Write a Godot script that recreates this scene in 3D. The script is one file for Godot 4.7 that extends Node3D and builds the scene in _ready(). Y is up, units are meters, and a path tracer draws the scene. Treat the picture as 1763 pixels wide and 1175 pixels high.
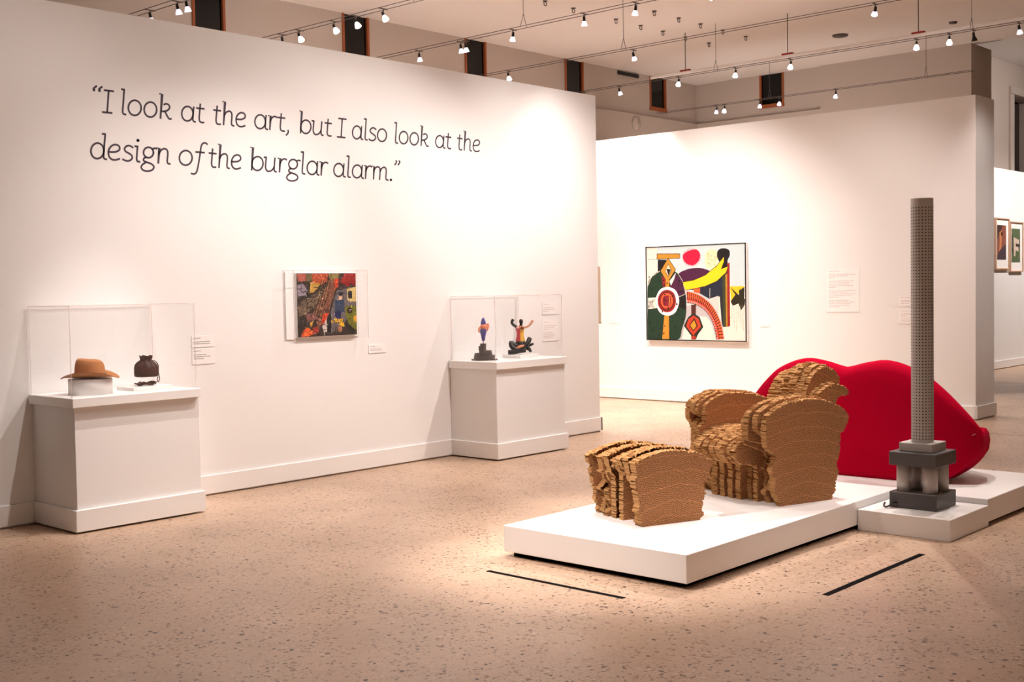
extends Node3D
# A museum gallery at night: white partitions, cased objects, cardboard furniture on low platforms.

var rng := RandomNumberGenerator.new()
var M := {}
const LAMP_COLOR := Color(1.0, 0.95, 0.925)

# ------------------------------------------------------------------ helpers
func mat(c: Color, rough := 0.6, metal := 0.0, spec := 0.5) -> StandardMaterial3D:
	var m := StandardMaterial3D.new()
	m.albedo_color = c
	m.roughness = rough
	m.metallic = metal
	m.metallic_specular = spec
	return m

func tri(st: SurfaceTool, a: Vector3, b: Vector3, c: Vector3, n: Vector3, col := Color.WHITE) -> void:
	if (b - a).cross(c - a).dot(n) > 0.0:
		var t := b
		b = c
		c = t
	for p in [a, b, c]:
		st.set_normal(n)
		st.set_color(col)
		st.add_vertex(p)

func quad(st: SurfaceTool, a: Vector3, b: Vector3, c: Vector3, d: Vector3, n: Vector3, col := Color.WHITE) -> void:
	tri(st, a, b, c, n, col)
	tri(st, a, c, d, n, col)

func begin() -> SurfaceTool:
	var st := SurfaceTool.new()
	st.begin(Mesh.PRIMITIVE_TRIANGLES)
	return st

# chamfered box between two corners
func cbox(st: SurfaceTool, lo: Vector3, hi: Vector3, bev := 0.0, xf := Transform3D.IDENTITY, col := Color.WHITE) -> void:
	var c := (lo + hi) * 0.5
	var h := (hi - lo) * 0.5
	var b: float = minf(bev, minf(h.x, minf(h.y, h.z)) * 0.9)
	var ax := [Vector3.RIGHT, Vector3.UP, Vector3.BACK]
	for i in 3:
		var j := (i + 1) % 3
		var k := (i + 2) % 3
		for s in [-1.0, 1.0]:
			var n: Vector3 = ax[i] * s
			var p := []
			for q in [[-1, -1], [1, -1], [1, 1], [-1, 1]]:
				p.append(xf * (c + n * h[i] + ax[j] * q[0] * (h[j] - b) + ax[k] * q[1] * (h[k] - b)))
			quad(st, p[0], p[1], p[2], p[3], (xf.basis * n).normalized(), col)
		if b > 0.0:
			for s in [-1.0, 1.0]:
				for t in [-1.0, 1.0]:
					var n: Vector3 = (ax[j] * s + ax[k] * t).normalized()
					var e := []
					for q in [[-1, 0], [1, 0], [1, 1], [-1, 1]]:
						var pt: Vector3 = c + ax[i] * q[0] * (h[i] - b)
						if q[1] == 0:
							pt += ax[j] * s * h[j] + ax[k] * t * (h[k] - b)
						else:
							pt += ax[j] * s * (h[j] - b) + ax[k] * t * h[k]
						e.append(xf * pt)
					quad(st, e[0], e[1], e[2], e[3], (xf.basis * n).normalized(), col)
	if b > 0.0:
		for sx in [-1.0, 1.0]:
			for sy in [-1.0, 1.0]:
				for sz in [-1.0, 1.0]:
					var s := Vector3(sx, sy, sz)
					tri(st, xf * (c + Vector3(h.x, h.y - b, h.z - b) * s), xf * (c + Vector3(h.x - b, h.y, h.z - b) * s), xf * (c + Vector3(h.x - b, h.y - b, h.z) * s), (xf.basis * s).normalized(), col)

# smooth grid of points: rows of equal length
func grid(st: SurfaceTool, rows: Array, closed_row := false, flip := false, col := Color.WHITE) -> void:
	st.set_smooth_group(0)
	for i in rows.size() - 1:
		var n: int = rows[i].size()
		for j in (n if closed_row else n - 1):
			var a: Vector3 = rows[i][j]
			var b: Vector3 = rows[i][(j + 1) % n]
			var c: Vector3 = rows[i + 1][(j + 1) % n]
			var d: Vector3 = rows[i + 1][j]
			var q := [a, c, b, a, d, c] if flip else [a, b, c, a, c, d]
			for t in 2:
				if (q[t * 3 + 1] - q[t * 3]).cross(q[t * 3 + 2] - q[t * 3]).length_squared() < 1e-14:
					continue
				for p in 3:
					st.set_color(col)
					st.add_vertex(q[t * 3 + p])

func lathe(st: SurfaceTool, prof: Array, at: Vector3, seg := 24, xf := Basis.IDENTITY) -> void:
	var rows := []
	for p in prof:
		var r := []
		for k in seg:
			var a := TAU * k / seg
			r.append(at + xf * Vector3(cos(a) * maxf(p.x, 0.00001), p.y, sin(a) * maxf(p.x, 0.00001)))
		rows.append(r)
	grid(st, rows, true, false)

func tube(st: SurfaceTool, pts: Array, rad, seg := 6, caps := true) -> void:
	var rows := []
	var up := Vector3(0.13, 0.97, 0.21).normalized()
	for i in pts.size():
		var d: Vector3 = (pts[mini(i + 1, pts.size() - 1)] - pts[maxi(i - 1, 0)]).normalized()
		if absf(d.dot(up)) > 0.95:
			up = Vector3(0.9, 0.1, 0.3).normalized()
		var s := d.cross(up).normalized()
		up = s.cross(d).normalized()
		var rr: float = rad[i] if rad is Array else rad
		var r := []
		for k in seg:
			var a := TAU * k / seg
			r.append(pts[i] + (s * cos(a) + up * sin(a)) * rr)
		rows.append(r)
	if caps:
		var first := []
		var last := []
		for k in seg:
			first.append(pts[0] + (rows[0][k] - pts[0]) * 0.001)
			last.append(pts[-1] + (rows[-1][k] - pts[-1]) * 0.001)
		rows.push_front(first)
		rows.push_back(last)
	grid(st, rows, true, true)

func smooth_path(pts: Array, per := 6) -> Array:
	var out := []
	for i in pts.size() - 1:
		var p0 = pts[maxi(i - 1, 0)]
		var p1 = pts[i]
		var p2 = pts[i + 1]
		var p3 = pts[mini(i + 2, pts.size() - 1)]
		for k in per:
			out.append(p1.cubic_interpolate(p2, p0, p3, float(k) / per))
	out.append(pts[-1])
	return out

func finish(st: SurfaceTool, smooth := false) -> ArrayMesh:
	if smooth:
		st.generate_normals()
	return st.commit()

func node(called: String, mesh: Mesh, m, parent: Node = self) -> MeshInstance3D:
	var o := MeshInstance3D.new()
	o.name = called
	o.mesh = mesh
	if m is Material:
		o.material_override = m
	parent.add_child(o, true)
	return o

func put(called: String, st: SurfaceTool, m, parent: Node = self, smooth := false) -> MeshInstance3D:
	return node(called, finish(st, smooth), m, parent)

func box(called: String, lo: Vector3, hi: Vector3, m: Material, parent: Node = self, bev := 0.0) -> MeshInstance3D:
	var st := begin()
	cbox(st, lo, hi, bev)
	return put(called, st, m, parent)

func thing(called: String, label: String, category: String, at := Vector3.ZERO, turn := 0.0, group := "") -> Node3D:
	var o := Node3D.new()
	o.name = called
	add_child(o, true)
	o.position = at
	o.rotation_degrees.y = turn
	tag(o, label, category, group)
	return o

func tag(o: Node, label: String, category: String, group := "") -> Node:
	o.set_meta("label", label)
	o.set_meta("category", category)
	if group:
		o.set_meta("group", group)
	return o

func structure(o: Node, label := "") -> Node:
	o.set_meta("kind", "structure")
	if label:
		o.set_meta("label", label)
	return o

func holder(called: String, label := "") -> Node3D:
	var o := Node3D.new()
	o.name = called
	add_child(o, true)
	structure(o, label)
	return o

# ------------------------------------------------------------------ pictures
func fill_poly(im: Image, pts: Array, c: Color) -> void:
	var y0 := 1e9
	var y1 := -1e9
	for p in pts:
		y0 = minf(y0, p.y)
		y1 = maxf(y1, p.y)
	for y in range(maxi(0, int(floor(y0))), mini(im.get_height() - 1, int(ceil(y1))) + 1):
		var xs := []
		var yy := y + 0.5
		for i in pts.size():
			var a: Vector2 = pts[i]
			var b: Vector2 = pts[(i + 1) % pts.size()]
			if (a.y <= yy) != (b.y <= yy):
				xs.append(a.x + (yy - a.y) / (b.y - a.y) * (b.x - a.x))
		xs.sort()
		for k in range(0, xs.size() - 1, 2):
			var x0 := maxi(0, int(round(xs[k])))
			var x1 := mini(im.get_width(), int(round(xs[k + 1])))
			if x1 > x0:
				im.fill_rect(Rect2i(x0, y, x1 - x0, 1), c)

func oval(cx: float, cy: float, rx: float, ry: float, n := 28, a0 := 0.0, a1 := TAU) -> Array:
	var out := []
	for k in n:
		var a := a0 + (a1 - a0) * k / n
		out.append(Vector2(cx + cos(a) * rx, cy + sin(a) * ry))
	return out

func stroke(im: Image, pts: Array, w: float, c: Color) -> void:
	for i in pts.size() - 1:
		var d: Vector2 = (pts[i + 1] - pts[i]).normalized() * w * 0.5
		var n := Vector2(-d.y, d.x)
		fill_poly(im, [pts[i] + n - d * 0.4, pts[i + 1] + n + d * 0.4, pts[i + 1] - n + d * 0.4, pts[i] - n - d * 0.4], c)

func picture_material(im: Image, rough := 0.6, relief := 0.0) -> StandardMaterial3D:
	var m := mat(Color.WHITE, rough, 0.0, 0.4)
	m.albedo_texture = ImageTexture.create_from_image(im)
	if relief > 0.0:
		m.heightmap_enabled = true
		m.heightmap_texture = m.albedo_texture
		m.heightmap_scale = relief
	return m

# flat rectangle with its picture: centre, right and up half-vectors
func sheet(called: String, c: Vector3, r: Vector3, u: Vector3, m: Material, parent: Node) -> MeshInstance3D:
	var st := begin()
	var n := r.cross(u).normalized()
	var p := [c - r + u, c + r + u, c + r - u, c - r - u]
	var uv := [Vector2(0, 0), Vector2(1, 0), Vector2(1, 1), Vector2(0, 1)]
	for i in [0, 1, 2, 0, 2, 3]:
		st.set_normal(n)
		st.set_uv(uv[i])
		st.add_vertex(p[i])
	return put(called, st, m, parent)

func speckle(im: Image, amount: float, n: int, size: int) -> void:
	for k in n:
		var x := rng.randi_range(0, im.get_width() - 1)
		var y := rng.randi_range(0, im.get_height() - 1)
		var c := im.get_pixel(x, y)
		var d := rng.randf_range(-amount, amount)
		im.fill_rect(Rect2i(x, y, rng.randi_range(1, size), rng.randi_range(1, size)), Color(clampf(c.r + d, 0, 1), clampf(c.g + d, 0, 1), clampf(c.b + d, 0, 1)))

# ------------------------------------------------------------------ start
func _ready() -> void:
	rng.seed = 20240611
	camera_and_air()
	materials()
	room()
	lamps()
	print("room")
	platforms()
	ottoman()
	armchair()
	sofa()
	column_lamp()
	print("furniture")
	pedestals()
	cased_objects()
	wall_art()
	quote()
	cards()
	print("art")
	ceiling_details()

func camera_and_air() -> void:
	var cam := Camera3D.new()
	cam.name = "camera"
	cam.fov = rad_to_deg(2.0 * atan(587.5 / 2050.85))
	cam.position = Vector3(0, 1.5, 0)
	cam.rotation_degrees = Vector3(-2.52, -47.776, -1.021)
	cam.near = 0.05
	cam.far = 200.0
	add_child(cam)
	cam.current = true
	var env := Environment.new()
	env.background_mode = Environment.BG_COLOR
	env.background_color = Color(0.004, 0.004, 0.007)   # night outside the windows
	env.tonemap_mode = Environment.TONE_MAPPER_LINEAR
	env.tonemap_exposure = 1.12
	env.sdfgi_enabled = true
	env.ssao_enabled = true
	env.ssil_enabled = true
	var w := WorldEnvironment.new()
	w.name = "world_environment"
	w.environment = env
	add_child(w)

func materials() -> void:
	M.white = mat(Color(0.93, 0.925, 0.92), 0.55, 0.0, 0.35)
	M.white_gloss = mat(Color(0.94, 0.93, 0.92), 0.35, 0.0, 0.45)
	M.beige = mat(Color(0.78, 0.73, 0.69), 0.8, 0.0, 0.3)
	M.ceiling = mat(Color(0.93, 0.91, 0.895), 0.9, 0.0, 0.2)
	for key in ["beige", "ceiling"]:
		var n := FastNoiseLite.new()
		n.seed = 3
		n.frequency = 0.03
		var t := NoiseTexture2D.new()
		t.width = 256
		t.height = 256
		t.seamless = true
		t.noise = n
		M[key].heightmap_enabled = true
		M[key].heightmap_texture = t
		M[key].heightmap_scale = 0.08
		M[key].uv1_triplanar = true
		M[key].uv1_world_triplanar = true
		M[key].uv1_scale = Vector3.ONE * 2.0
	M.black = mat(Color(0.03, 0.03, 0.032), 0.5)
	M.shade_plinth = mat(Color(0.02, 0.018, 0.018), 0.9, 0.0, 0.1)  # near-black paints in the deep shade of the gap under the decks
	M.tape = mat(Color(0.045, 0.04, 0.042), 0.85, 0.0, 0.15)
	M.wood = mat(Color(0.62, 0.33, 0.17), 0.5)
	M.night = mat(Color(0.012, 0.012, 0.016), 0.08, 0.0, 0.4)
	M.steel = mat(Color(0.55, 0.54, 0.53), 0.35, 0.9)
	M.wire = mat(Color(0.36, 0.33, 0.31), 0.5, 0.3)
	M.cap = mat(Color(0.10, 0.095, 0.09), 0.45, 0.3)
	M.letter = mat(Color(0.22, 0.16, 0.22), 0.6)
	M.acrylic = mat(Color(1, 1, 1, 0.004), 0.0, 0.0, 0.33)
	M.acrylic.transparency = BaseMaterial3D.TRANSPARENCY_ALPHA
	M.acrylic_edge = mat(Color(0.93, 0.86, 0.84, 0.30), 0.1, 0.0, 0.3)
	M.acrylic_edge.transparency = BaseMaterial3D.TRANSPARENCY_ALPHA
	M.card = mat(Color(0.95, 0.94, 0.93), 0.6)
	M.glow = mat(Color(1, 1, 1), 0.3)
	M.glow.emission_enabled = true
	M.glow.emission = Color(1.0, 0.96, 0.95)
	M.glow.emission_energy_multiplier = 5.0
	M.glow_soft = mat(Color(0.95, 0.95, 1), 0.2)
	M.glow_soft.emission_enabled = true
	M.glow_soft.emission = Color(0.93, 0.93, 1.0)
	M.glow_soft.emission_energy_multiplier = 0.9
	# terrazzo: sandy ground with brown and grey chips
	var size := 2048
	var im := Image.create(size, size, false, Image.FORMAT_RGB8)
	im.fill(Color(0.80, 0.685, 0.585))
	var patch := FastNoiseLite.new()
	patch.seed = 11
	patch.frequency = 0.0032
	for k in 90000:
		var x := rng.randi_range(0, size - 1)
		var y := rng.randi_range(0, size - 1)
		var d := rng.randf_range(-0.028, 0.022)
		im.fill_rect(Rect2i(x, y, rng.randi_range(3, 14), rng.randi_range(3, 14)), Color(0.80 + d, 0.685 + d * 1.05, 0.585 + d * 1.1))
	for k in 66000:
		var x := rng.randi_range(0, size - 1)
		var y := rng.randi_range(0, size - 1)
		if patch.get_noise_2d(x, y) + rng.randf_range(-0.55, 0.75) < 0.0:
			continue
		var r := 1.3 + 5.2 * pow(rng.randf(), 3.8)
		var tone := rng.randf()
		var c := Color(0.45, 0.335, 0.24).lerp(Color(0.70, 0.57, 0.455), pow(tone, 0.6))
		if rng.randf() < 0.16:
			c = Color(0.30, 0.22, 0.165)
		elif rng.randf() < 0.12:
			c = Color(0.86, 0.78, 0.69)
		var pts := []
		var e := rng.randf_range(0.35, 0.9)
		var tw := rng.randf() * TAU
		for q in 7:
			var a := TAU * q / 7.0
			var v := Vector2(cos(a), sin(a) * e) * r * rng.randf_range(0.7, 1.3)
			pts.append(Vector2(x, y) + v.rotated(tw))
		fill_poly(im, pts, c)
	M.floor = mat(Color(1, 1, 1), 0.34, 0.0, 0.42)
	M.floor.albedo_texture = ImageTexture.create_from_image(im)
	M.floor.uv1_triplanar = true
	M.floor.uv1_world_triplanar = true
	M.floor.uv1_scale = Vector3.ONE / 4.1
	var cloud := FastNoiseLite.new()
	cloud.seed = 5
	cloud.frequency = 0.008
	cloud.fractal_octaves = 4
	var ramp := Gradient.new()
	ramp.set_color(0, Color(0.86, 0.85, 0.84))
	ramp.set_color(1, Color(1, 1, 1))
	var ct := NoiseTexture2D.new()
	ct.width = 512
	ct.height = 512
	ct.seamless = true
	ct.noise = cloud
	ct.color_ramp = ramp
	M.floor.detail_enabled = true
	M.floor.detail_albedo = ct
	M.floor.detail_blend_mode = BaseMaterial3D.BLEND_MODE_MUL
	M.floor.detail_uv_layer = BaseMaterial3D.DETAIL_UV_2
	M.floor.uv2_triplanar = true
	M.floor.uv2_world_triplanar = true
	M.floor.uv2_scale = Vector3.ONE / 5.7

# ------------------------------------------------------------------ room shell
const HC := 4.6
func room() -> void:
	var f := structure(box("floor", Vector3(-6, -0.2, -10.6), Vector3(27, 0, 7), M.floor), "polished sandy terrazzo floor with brown chips")
	box("joint_strip", Vector3(11.70, -0.002, -7.2), Vector3(11.708, 0.0006, 4.0), M.black, f)
	box("joint_strip", Vector3(17.6, -0.002, -7.2), Vector3(17.608, 0.0006, 4.0), M.black, f)
	structure(box("ceiling", Vector3(-6, HC, -10.6), Vector3(15.85, HC + 0.25, 7), M.ceiling), "pale plaster ceiling hung with lighting cables")
	structure(box("ceiling_beyond", Vector3(15.6, 5.58, -8.6), Vector3(27, 5.8, 7), M.ceiling), "higher ceiling of the gallery beyond")
	structure(box("trim_1", Vector3(15.78, HC + 0.0, -6.06), Vector3(15.85, 5.6, 7), M.ceiling), "edge of the dropped ceiling")
	# rear wall behind the quote partition, with six high windows (two planes: recessed above the ledge at 4 m)
	var xs := [[4.80, 5.20], [6.765, 7.155], [8.69, 9.085], [10.637, 11.024], [12.571, 12.973], [14.533, 14.95]]
	var rear := holder("wall_rear", "beige outer wall with small high windows")
	box("lower_wall", Vector3(-6, 0, -10.9), Vector3(16.4, 3.99, -10.30), M.beige, rear)
	box("sill_band", Vector3(-6, 3.99, -10.9), Vector3(16.4, 4.11, -10.36), M.beige, rear)
	var x0 := -6.0
	for w in xs:
		box("pier", Vector3(x0, 4.11, -10.9), Vector3(w[0], HC, -10.36), M.beige, rear)
		x0 = w[1]
	box("pier", Vector3(x0, 4.11, -10.9), Vector3(16.4, HC, -10.36), M.beige, rear)
	var n := 1
	for w in xs:
		var wd := holder("window_%d" % n, "small dark night window in an orange wooden frame")
		n += 1
		var a: float = w[0]
		var b: float = w[1]
		box("frame_jamb", Vector3(a, 4.11, -10.42), Vector3(a + 0.032, HC, -10.345), M.wood, wd, 0.003)
		box("frame_jamb", Vector3(b - 0.032, 4.11, -10.42), Vector3(b, HC, -10.345), M.wood, wd, 0.003)
		box("frame_sill", Vector3(a - 0.004, 4.10, -10.52), Vector3(b + 0.004, 4.155, -10.335), M.wood, wd, 0.003)
		box("pane", Vector3(a + 0.03, 4.15, -10.385), Vector3(b - 0.03, HC, -10.375), M.night, wd)
	# end wall, same ledge, one window; its last stretch is flush and full height
	var endw := holder("wall_end", "beige end wall with ledge and one high window")
	box("lower_wall", Vector3(15.70, 0, -10.9), Vector3(16.4, 3.99, -8.22), M.beige, endw)
	box("sill_band", Vector3(15.76, 3.99, -10.9), Vector3(16.4, 4.115, -8.22), M.beige, endw)
	box("pier", Vector3(15.76, 4.115, -10.9), Vector3(16.4, HC, -9.235), M.beige, endw)
	box("pier", Vector3(15.76, 4.115, -8.83), Vector3(16.4, HC, -8.22), M.beige, endw)
	box("flush_wall", Vector3(15.70, 0, -8.22), Vector3(16.4, HC, -6.06), M.beige, endw)
	var wd2 := holder("window_%d" % n, "small dark night window in the end wall")
	box("frame_jamb", Vector3(15.745, 4.115, -9.235), Vector3(15.9, HC, -9.203), M.wood, wd2, 0.003)
	box("frame_jamb", Vector3(15.745, 4.115, -8.862), Vector3(15.9, HC, -8.83), M.wood, wd2, 0.003)
	box("frame_sill", Vector3(15.735, 4.105, -9.24), Vector3(15.9, 4.16, -8.825), M.wood, wd2, 0.003)
	box("pane", Vector3(15.775, 4.16, -9.205), Vector3(15.785, HC, -8.86), M.night, wd2)
	# free-standing white partitions
	structure(box("wall_left", Vector3(-5.8, 0, -8.12), Vector3(9.74, 3.465, -7.62), M.white, self, 0.004), "white partition carrying the painted quote")
	var bl := holder("baseboard_left")
	box("board", Vector3(-5.8, 0.012, -7.63), Vector3(9.755, 0.15, -7.60), M.white_gloss, bl, 0.003)
	box("board_return", Vector3(9.73, 0.012, -8.12), Vector3(9.755, 0.15, -7.60), M.white_gloss, bl, 0.003)
	structure(box("wall_right", Vector3(12.76, 0, -10.2), Vector3(13.29, 3.47, -4.88), M.white, self, 0.004), "white partition carrying the large abstract painting")
	var br := holder("baseboard_right")
	box("board", Vector3(12.738, 0.012, -10.2), Vector3(12.77, 0.15, -4.855), M.white_gloss, br, 0.003)
	box("board_return", Vector3(12.738, 0.012, -4.89), Vector3(13.31, 0.15, -4.858), M.white_gloss, br, 0.003)
	structure(box("wall_far", Vector3(17.5, 0, -7.75), Vector3(24.5, 3.37, -7.39), M.white, self, 0.004), "white partition in the gallery beyond")
	var bf := holder("baseboard_far")
	box("board", Vector3(17.5, 0.012, -7.4), Vector3(24.5, 0.14, -7.365), M.white_gloss, bf, 0.003)
	# gallery beyond
	var bey := holder("wall_beyond", "beige wall of the gallery beyond with tall doorway")
	box("wall_panel", Vector3(16.4, 0, -8.6), Vector3(23.2, 5.58, -8.2), M.beige, bey)
	box("wall_panel", Vector3(23.2, 5.04, -8.6), Vector3(24.7, 5.58, -8.2), M.beige, bey)
	box("wall_panel", Vector3(24.7, 0, -8.6), Vector3(27, 5.58, -8.2), M.beige, bey)
	var dr := holder("door_1", "tall doorway with beige moulded trim and dark reveal")
	box("trim_jamb", Vector3(23.06, 0, -8.25), Vector3(23.24, 5.0, -8.15), M.beige, dr, 0.01)
	box("trim_jamb", Vector3(24.66, 0, -8.25), Vector3(24.84, 5.0, -8.15), M.beige, dr, 0.01)
	box("trim_head", Vector3(23.06, 5.0, -8.25), Vector3(24.84, 5.15, -8.14), M.beige, dr, 0.01)
	box("door_leaf", Vector3(23.24, 0, -8.58), Vector3(23.62, 5.0, -8.50), M.beige, dr, 0.005)
	box("dark_leaf", Vector3(23.62, 0, -8.6), Vector3(24.66, 5.0, -8.56), mat(Color(0.24, 0.2, 0.18), 0.7), dr)
	structure(box("wall_east", Vector3(27, 0, -8.6), Vector3(27.3, 5.6, 7), M.beige))
	structure(box("wall_south", Vector3(-6, 0, 7), Vector3(27.3, 5.6, 7.3), M.white))
	structure(box("wall_west", Vector3(-6.3, 0, -10.9), Vector3(-6, HC, 7.3), M.white))

# ------------------------------------------------------------------ lighting on cables
const CABLE_Y := 4.05
func spot_fixture(at: Vector3, aim: Vector3, energy: float, angle: float, label: String, group: String, lit := true, bright := false) -> void:
	var t := thing("cable_spotlight", label, "spotlight", at, 0.0, group)
	var dir := (aim - at).normalized()
	var st := begin()
	# clip over the pair of cables and short stem
	cbox(st, Vector3(-0.05, -0.012, -0.006), Vector3(0.05, -0.004, 0.006))
	cbox(st, Vector3(-0.004, -0.06, -0.004), Vector3(0.004, -0.004, 0.004))
	put("clip", st, M.wire, t)
	var p := Vector3(0, -0.06, 0)
	st = begin()
	var b := Basis(Quaternion(Vector3.UP, dir)) if dir.dot(Vector3.UP) > -0.999 else Basis.IDENTITY
	lathe(st, [Vector2(0, -0.03), Vector2(0.012, -0.028), Vector2(0.013, 0.0), Vector2(0.016, 0.012), Vector2(0, 0.014)], p, 10, b)
	put("lamp_holder", st, M.cap, t, true)
	st = begin()
	lathe(st, [Vector2(0, 0.008), Vector2(0.012, 0.01), Vector2(0.022, 0.028), Vector2(0.031, 0.056), Vector2(0.030, 0.060), Vector2(0, 0.058)], p, 14, b)
	put("lamp_bulb", st, (M.glow if bright else M.glow_soft) if lit else M.cap, t, true)
	if energy > 0.0:
		var l := SpotLight3D.new()
		l.name = "lamp_light"
		l.light_color = LAMP_COLOR
		l.light_energy = energy
		l.spot_angle = angle
		l.spot_angle_attenuation = 1.0
		l.spot_range = 40.0
		l.spot_attenuation = 2.0
		l.light_size = 0.03
		l.shadow_enabled = true
		t.add_child(l)
		l.position = p + dir * 0.045
		l.look_at_from_position(at + l.position, at + l.position + dir, Vector3.UP if absf(dir.y) < 0.99 else Vector3.RIGHT)

func lamps() -> void:
	var cab := [[5.83, -10.3, 5.0], [7.30, -10.3, 5.0], [8.80, -10.3, 5.0], [10.42, -10.3, 5.0], [12.24, -10.25, 5.0], [14.6, -10.25, -5.6], [4.3, -7.4, 5.0], [2.8, -7.4, 5.0]]
	var where := ["over the quote partition, first from the hat case", "over the quote partition, second from the hat case", "running above the figurine case", "in front of the abstract painting", "beside the white rail close to the painting wall", "behind the painting wall, by the end window", "above the hat case", "above the open floor before the quote"]
	for i in cab.size():
		var c = cab[i]
		var t := thing("lighting_cable", "pair of thin bare lighting cables " + where[i], "lighting cable")
		for s in [-0.045, 0.045]:
			var st := begin()
			tube(st, [Vector3(c[0] + s, CABLE_Y - 0.004, c[1]), Vector3(c[0] + s, CABLE_Y - 0.004, c[2])], 0.0032, 6)
			put("cable", st, M.wire, t, true)
		var z: float = c[2] - 0.6
		while z > c[1] + 0.3:
			hanger(t, Vector3(c[0], CABLE_Y, z))
			z -= 3.04 if i != 5 else 2.2
	var KEY := "unseen small halogen spotlight above the open gallery floor"
	var kg := "overhead spotlights before the partitions"
	# washing the quote partition
	spot_fixture(Vector3(7.3, CABLE_Y, -5.5), Vector3(6.4, 1.4, -7.62), 6.0, 46, KEY, kg, true, true)
	spot_fixture(Vector3(8.8, CABLE_Y, -5.6), Vector3(8.0, 1.2, -7.62), 4.8, 46, KEY, kg, true, true)
	spot_fixture(Vector3(8.8, CABLE_Y, -4.9), Vector3(9.0, 1.6, -7.62), 5.0, 42, KEY, kg, true, true)
	spot_fixture(Vector3(5.83, CABLE_Y, -5.5), Vector3(4.9, 0.8, -7.5), 6.5, 38, KEY, kg, true, true)
	spot_fixture(Vector3(4.3, CABLE_Y, -5.2), Vector3(3.0, 1.9, -7.6), 2.2, 42, KEY, kg, true, true)
	spot_fixture(Vector3(5.83, CABLE_Y, -4.4), Vector3(5.2, 2.6, -7.62), 2.4, 30, KEY, kg, true, true)  # added out of view to brighten the upper wall
	spot_fixture(Vector3(4.3, CABLE_Y, -6.1), Vector3(4.1, 0.9, -7.25), 7.0, 17, KEY, kg, true, true)
	# platform and floor
	spot_fixture(Vector3(8.8, CABLE_Y, -4.3), Vector3(5.6, 0.2, -4.0), 17.0, 25, KEY, kg, true, true)
	spot_fixture(Vector3(8.8, CABLE_Y, -3.0), Vector3(6.7, 0.3, -3.6), 7.0, 30, KEY, kg, true, true)
	spot_fixture(Vector3(5.83, CABLE_Y, -5.0), Vector3(6.2, 0.3, -4.0), 5.0, 32, KEY, kg, true, true)
	spot_fixture(Vector3(4.3, CABLE_Y, -3.8), Vector3(5.6, 0.2, -3.9), 3.5, 26, KEY, kg, true, true)
	spot_fixture(Vector3(7.3, CABLE_Y, -4.6), Vector3(6.3, 0.0, -5.8), 6.5, 38, KEY, kg, true, true)
	spot_fixture(Vector3(5.83, CABLE_Y, -3.9), Vector3(4.2, 0.0, -5.0), 7.0, 34, KEY, kg, true, true)
	spot_fixture(Vector3(7.3, CABLE_Y, -3.2), Vector3(7.8, 0.4, -3.6), 6.0, 30, KEY, kg, true, true)
	spot_fixture(Vector3(2.8, CABLE_Y, -4.6), Vector3(5.0, 0.15, -4.0), 19.0, 16, KEY, kg, true, true)  # added unseen lamp, lifts the platform side and cardboard fronts
	spot_fixture(Vector3(12.24, CABLE_Y, -1.0), Vector3(13.1, 1.6, -4.9), 4.2, 15, KEY, kg, true, true)  # added unseen lamp, brightens the end face of the painting wall
	spot_fixture(Vector3(5.83, CABLE_Y, -0.3), Vector3(6.1, 0.45, -3.5), 4.5, 15, KEY, kg, true, true)  # added unseen lamp for the near sides of platform and armchair
	# added fill lamps, out of view beside and behind the viewer
	var FILL := "added unseen halogen fill spotlight above and behind the viewer"
	for a in [[2.8, -1.5, 1.5], [4.3, 4.2, 20.0], [5.83, 4.2, 18.0], [8.8, 4.4, 12.0], [2.8, 4.2, 20.0]]:
		spot_fixture(Vector3(a[0], CABLE_Y, a[1]), Vector3(a[0] + 0.2, 0.0, a[1] + 0.3), a[2], 42, FILL, "added fill spotlights above the viewer", true, true)
	# behind and above the quote partition (in view)
	var LIT := "lit halogen spotlight on a cable seen over the quote partition"
	var lg := "spotlights over the quote partition"
	for a in [[5.83, -9.58, 0], [5.83, -9.14, 0], [5.83, -9.0, 0], [7.3, -9.61, 0], [7.3, -9.34, 1], [7.3, -8.81, 2], [7.3, -8.5, 1], [7.3, -8.12, 2], [8.84, -9.28, 0], [8.84, -8.66, 0], [8.84, -8.59, 0]]:
		spot_fixture(Vector3(a[0], CABLE_Y, a[1]), Vector3(a[0] + (0.3 if a[2] else 1.0), 1.0, a[1] + (1.6 if a[2] else -0.4)), [2.2, 3.2, 4.0][a[2]], 52, LIT, lg, true, a[2] > 0)
	var LIT2 := "lit halogen spotlight on the cable above the figurine case"
	for a in [[8.8, -7.90], [8.78, -6.99], [8.78, -6.40]]:
		spot_fixture(Vector3(a[0], CABLE_Y, a[1]), Vector3(a[0] + 0.9, 0.5, -7.6 if a[1] > -7.5 else -9.2), 1.2, 46, LIT2, "spotlights above the figurine case")
	spot_fixture(Vector3(10.40, CABLE_Y, -9.42), Vector3(10.6, 0.0, -8.6), 13.0, 52, "brightest glaring spotlight just over the partition edge past the quote", "", true, true)
	spot_fixture(Vector3(10.5, CABLE_Y, -7.69), Vector3(12.76, 1.0, -8.4), 10.0, 50, "dark-backed spotlight turned towards the abstract painting", "", true, false)
	spot_fixture(Vector3(10.42, CABLE_Y, -4.90), Vector3(12.76, 0.9, -6.7), 4.5, 42, "dark-backed spotlight turned towards the tall text panel", "", true, false)
	# cable by the white rail
	var LIT3 := "lit halogen spotlight on the cable beside the white rail"
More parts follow.
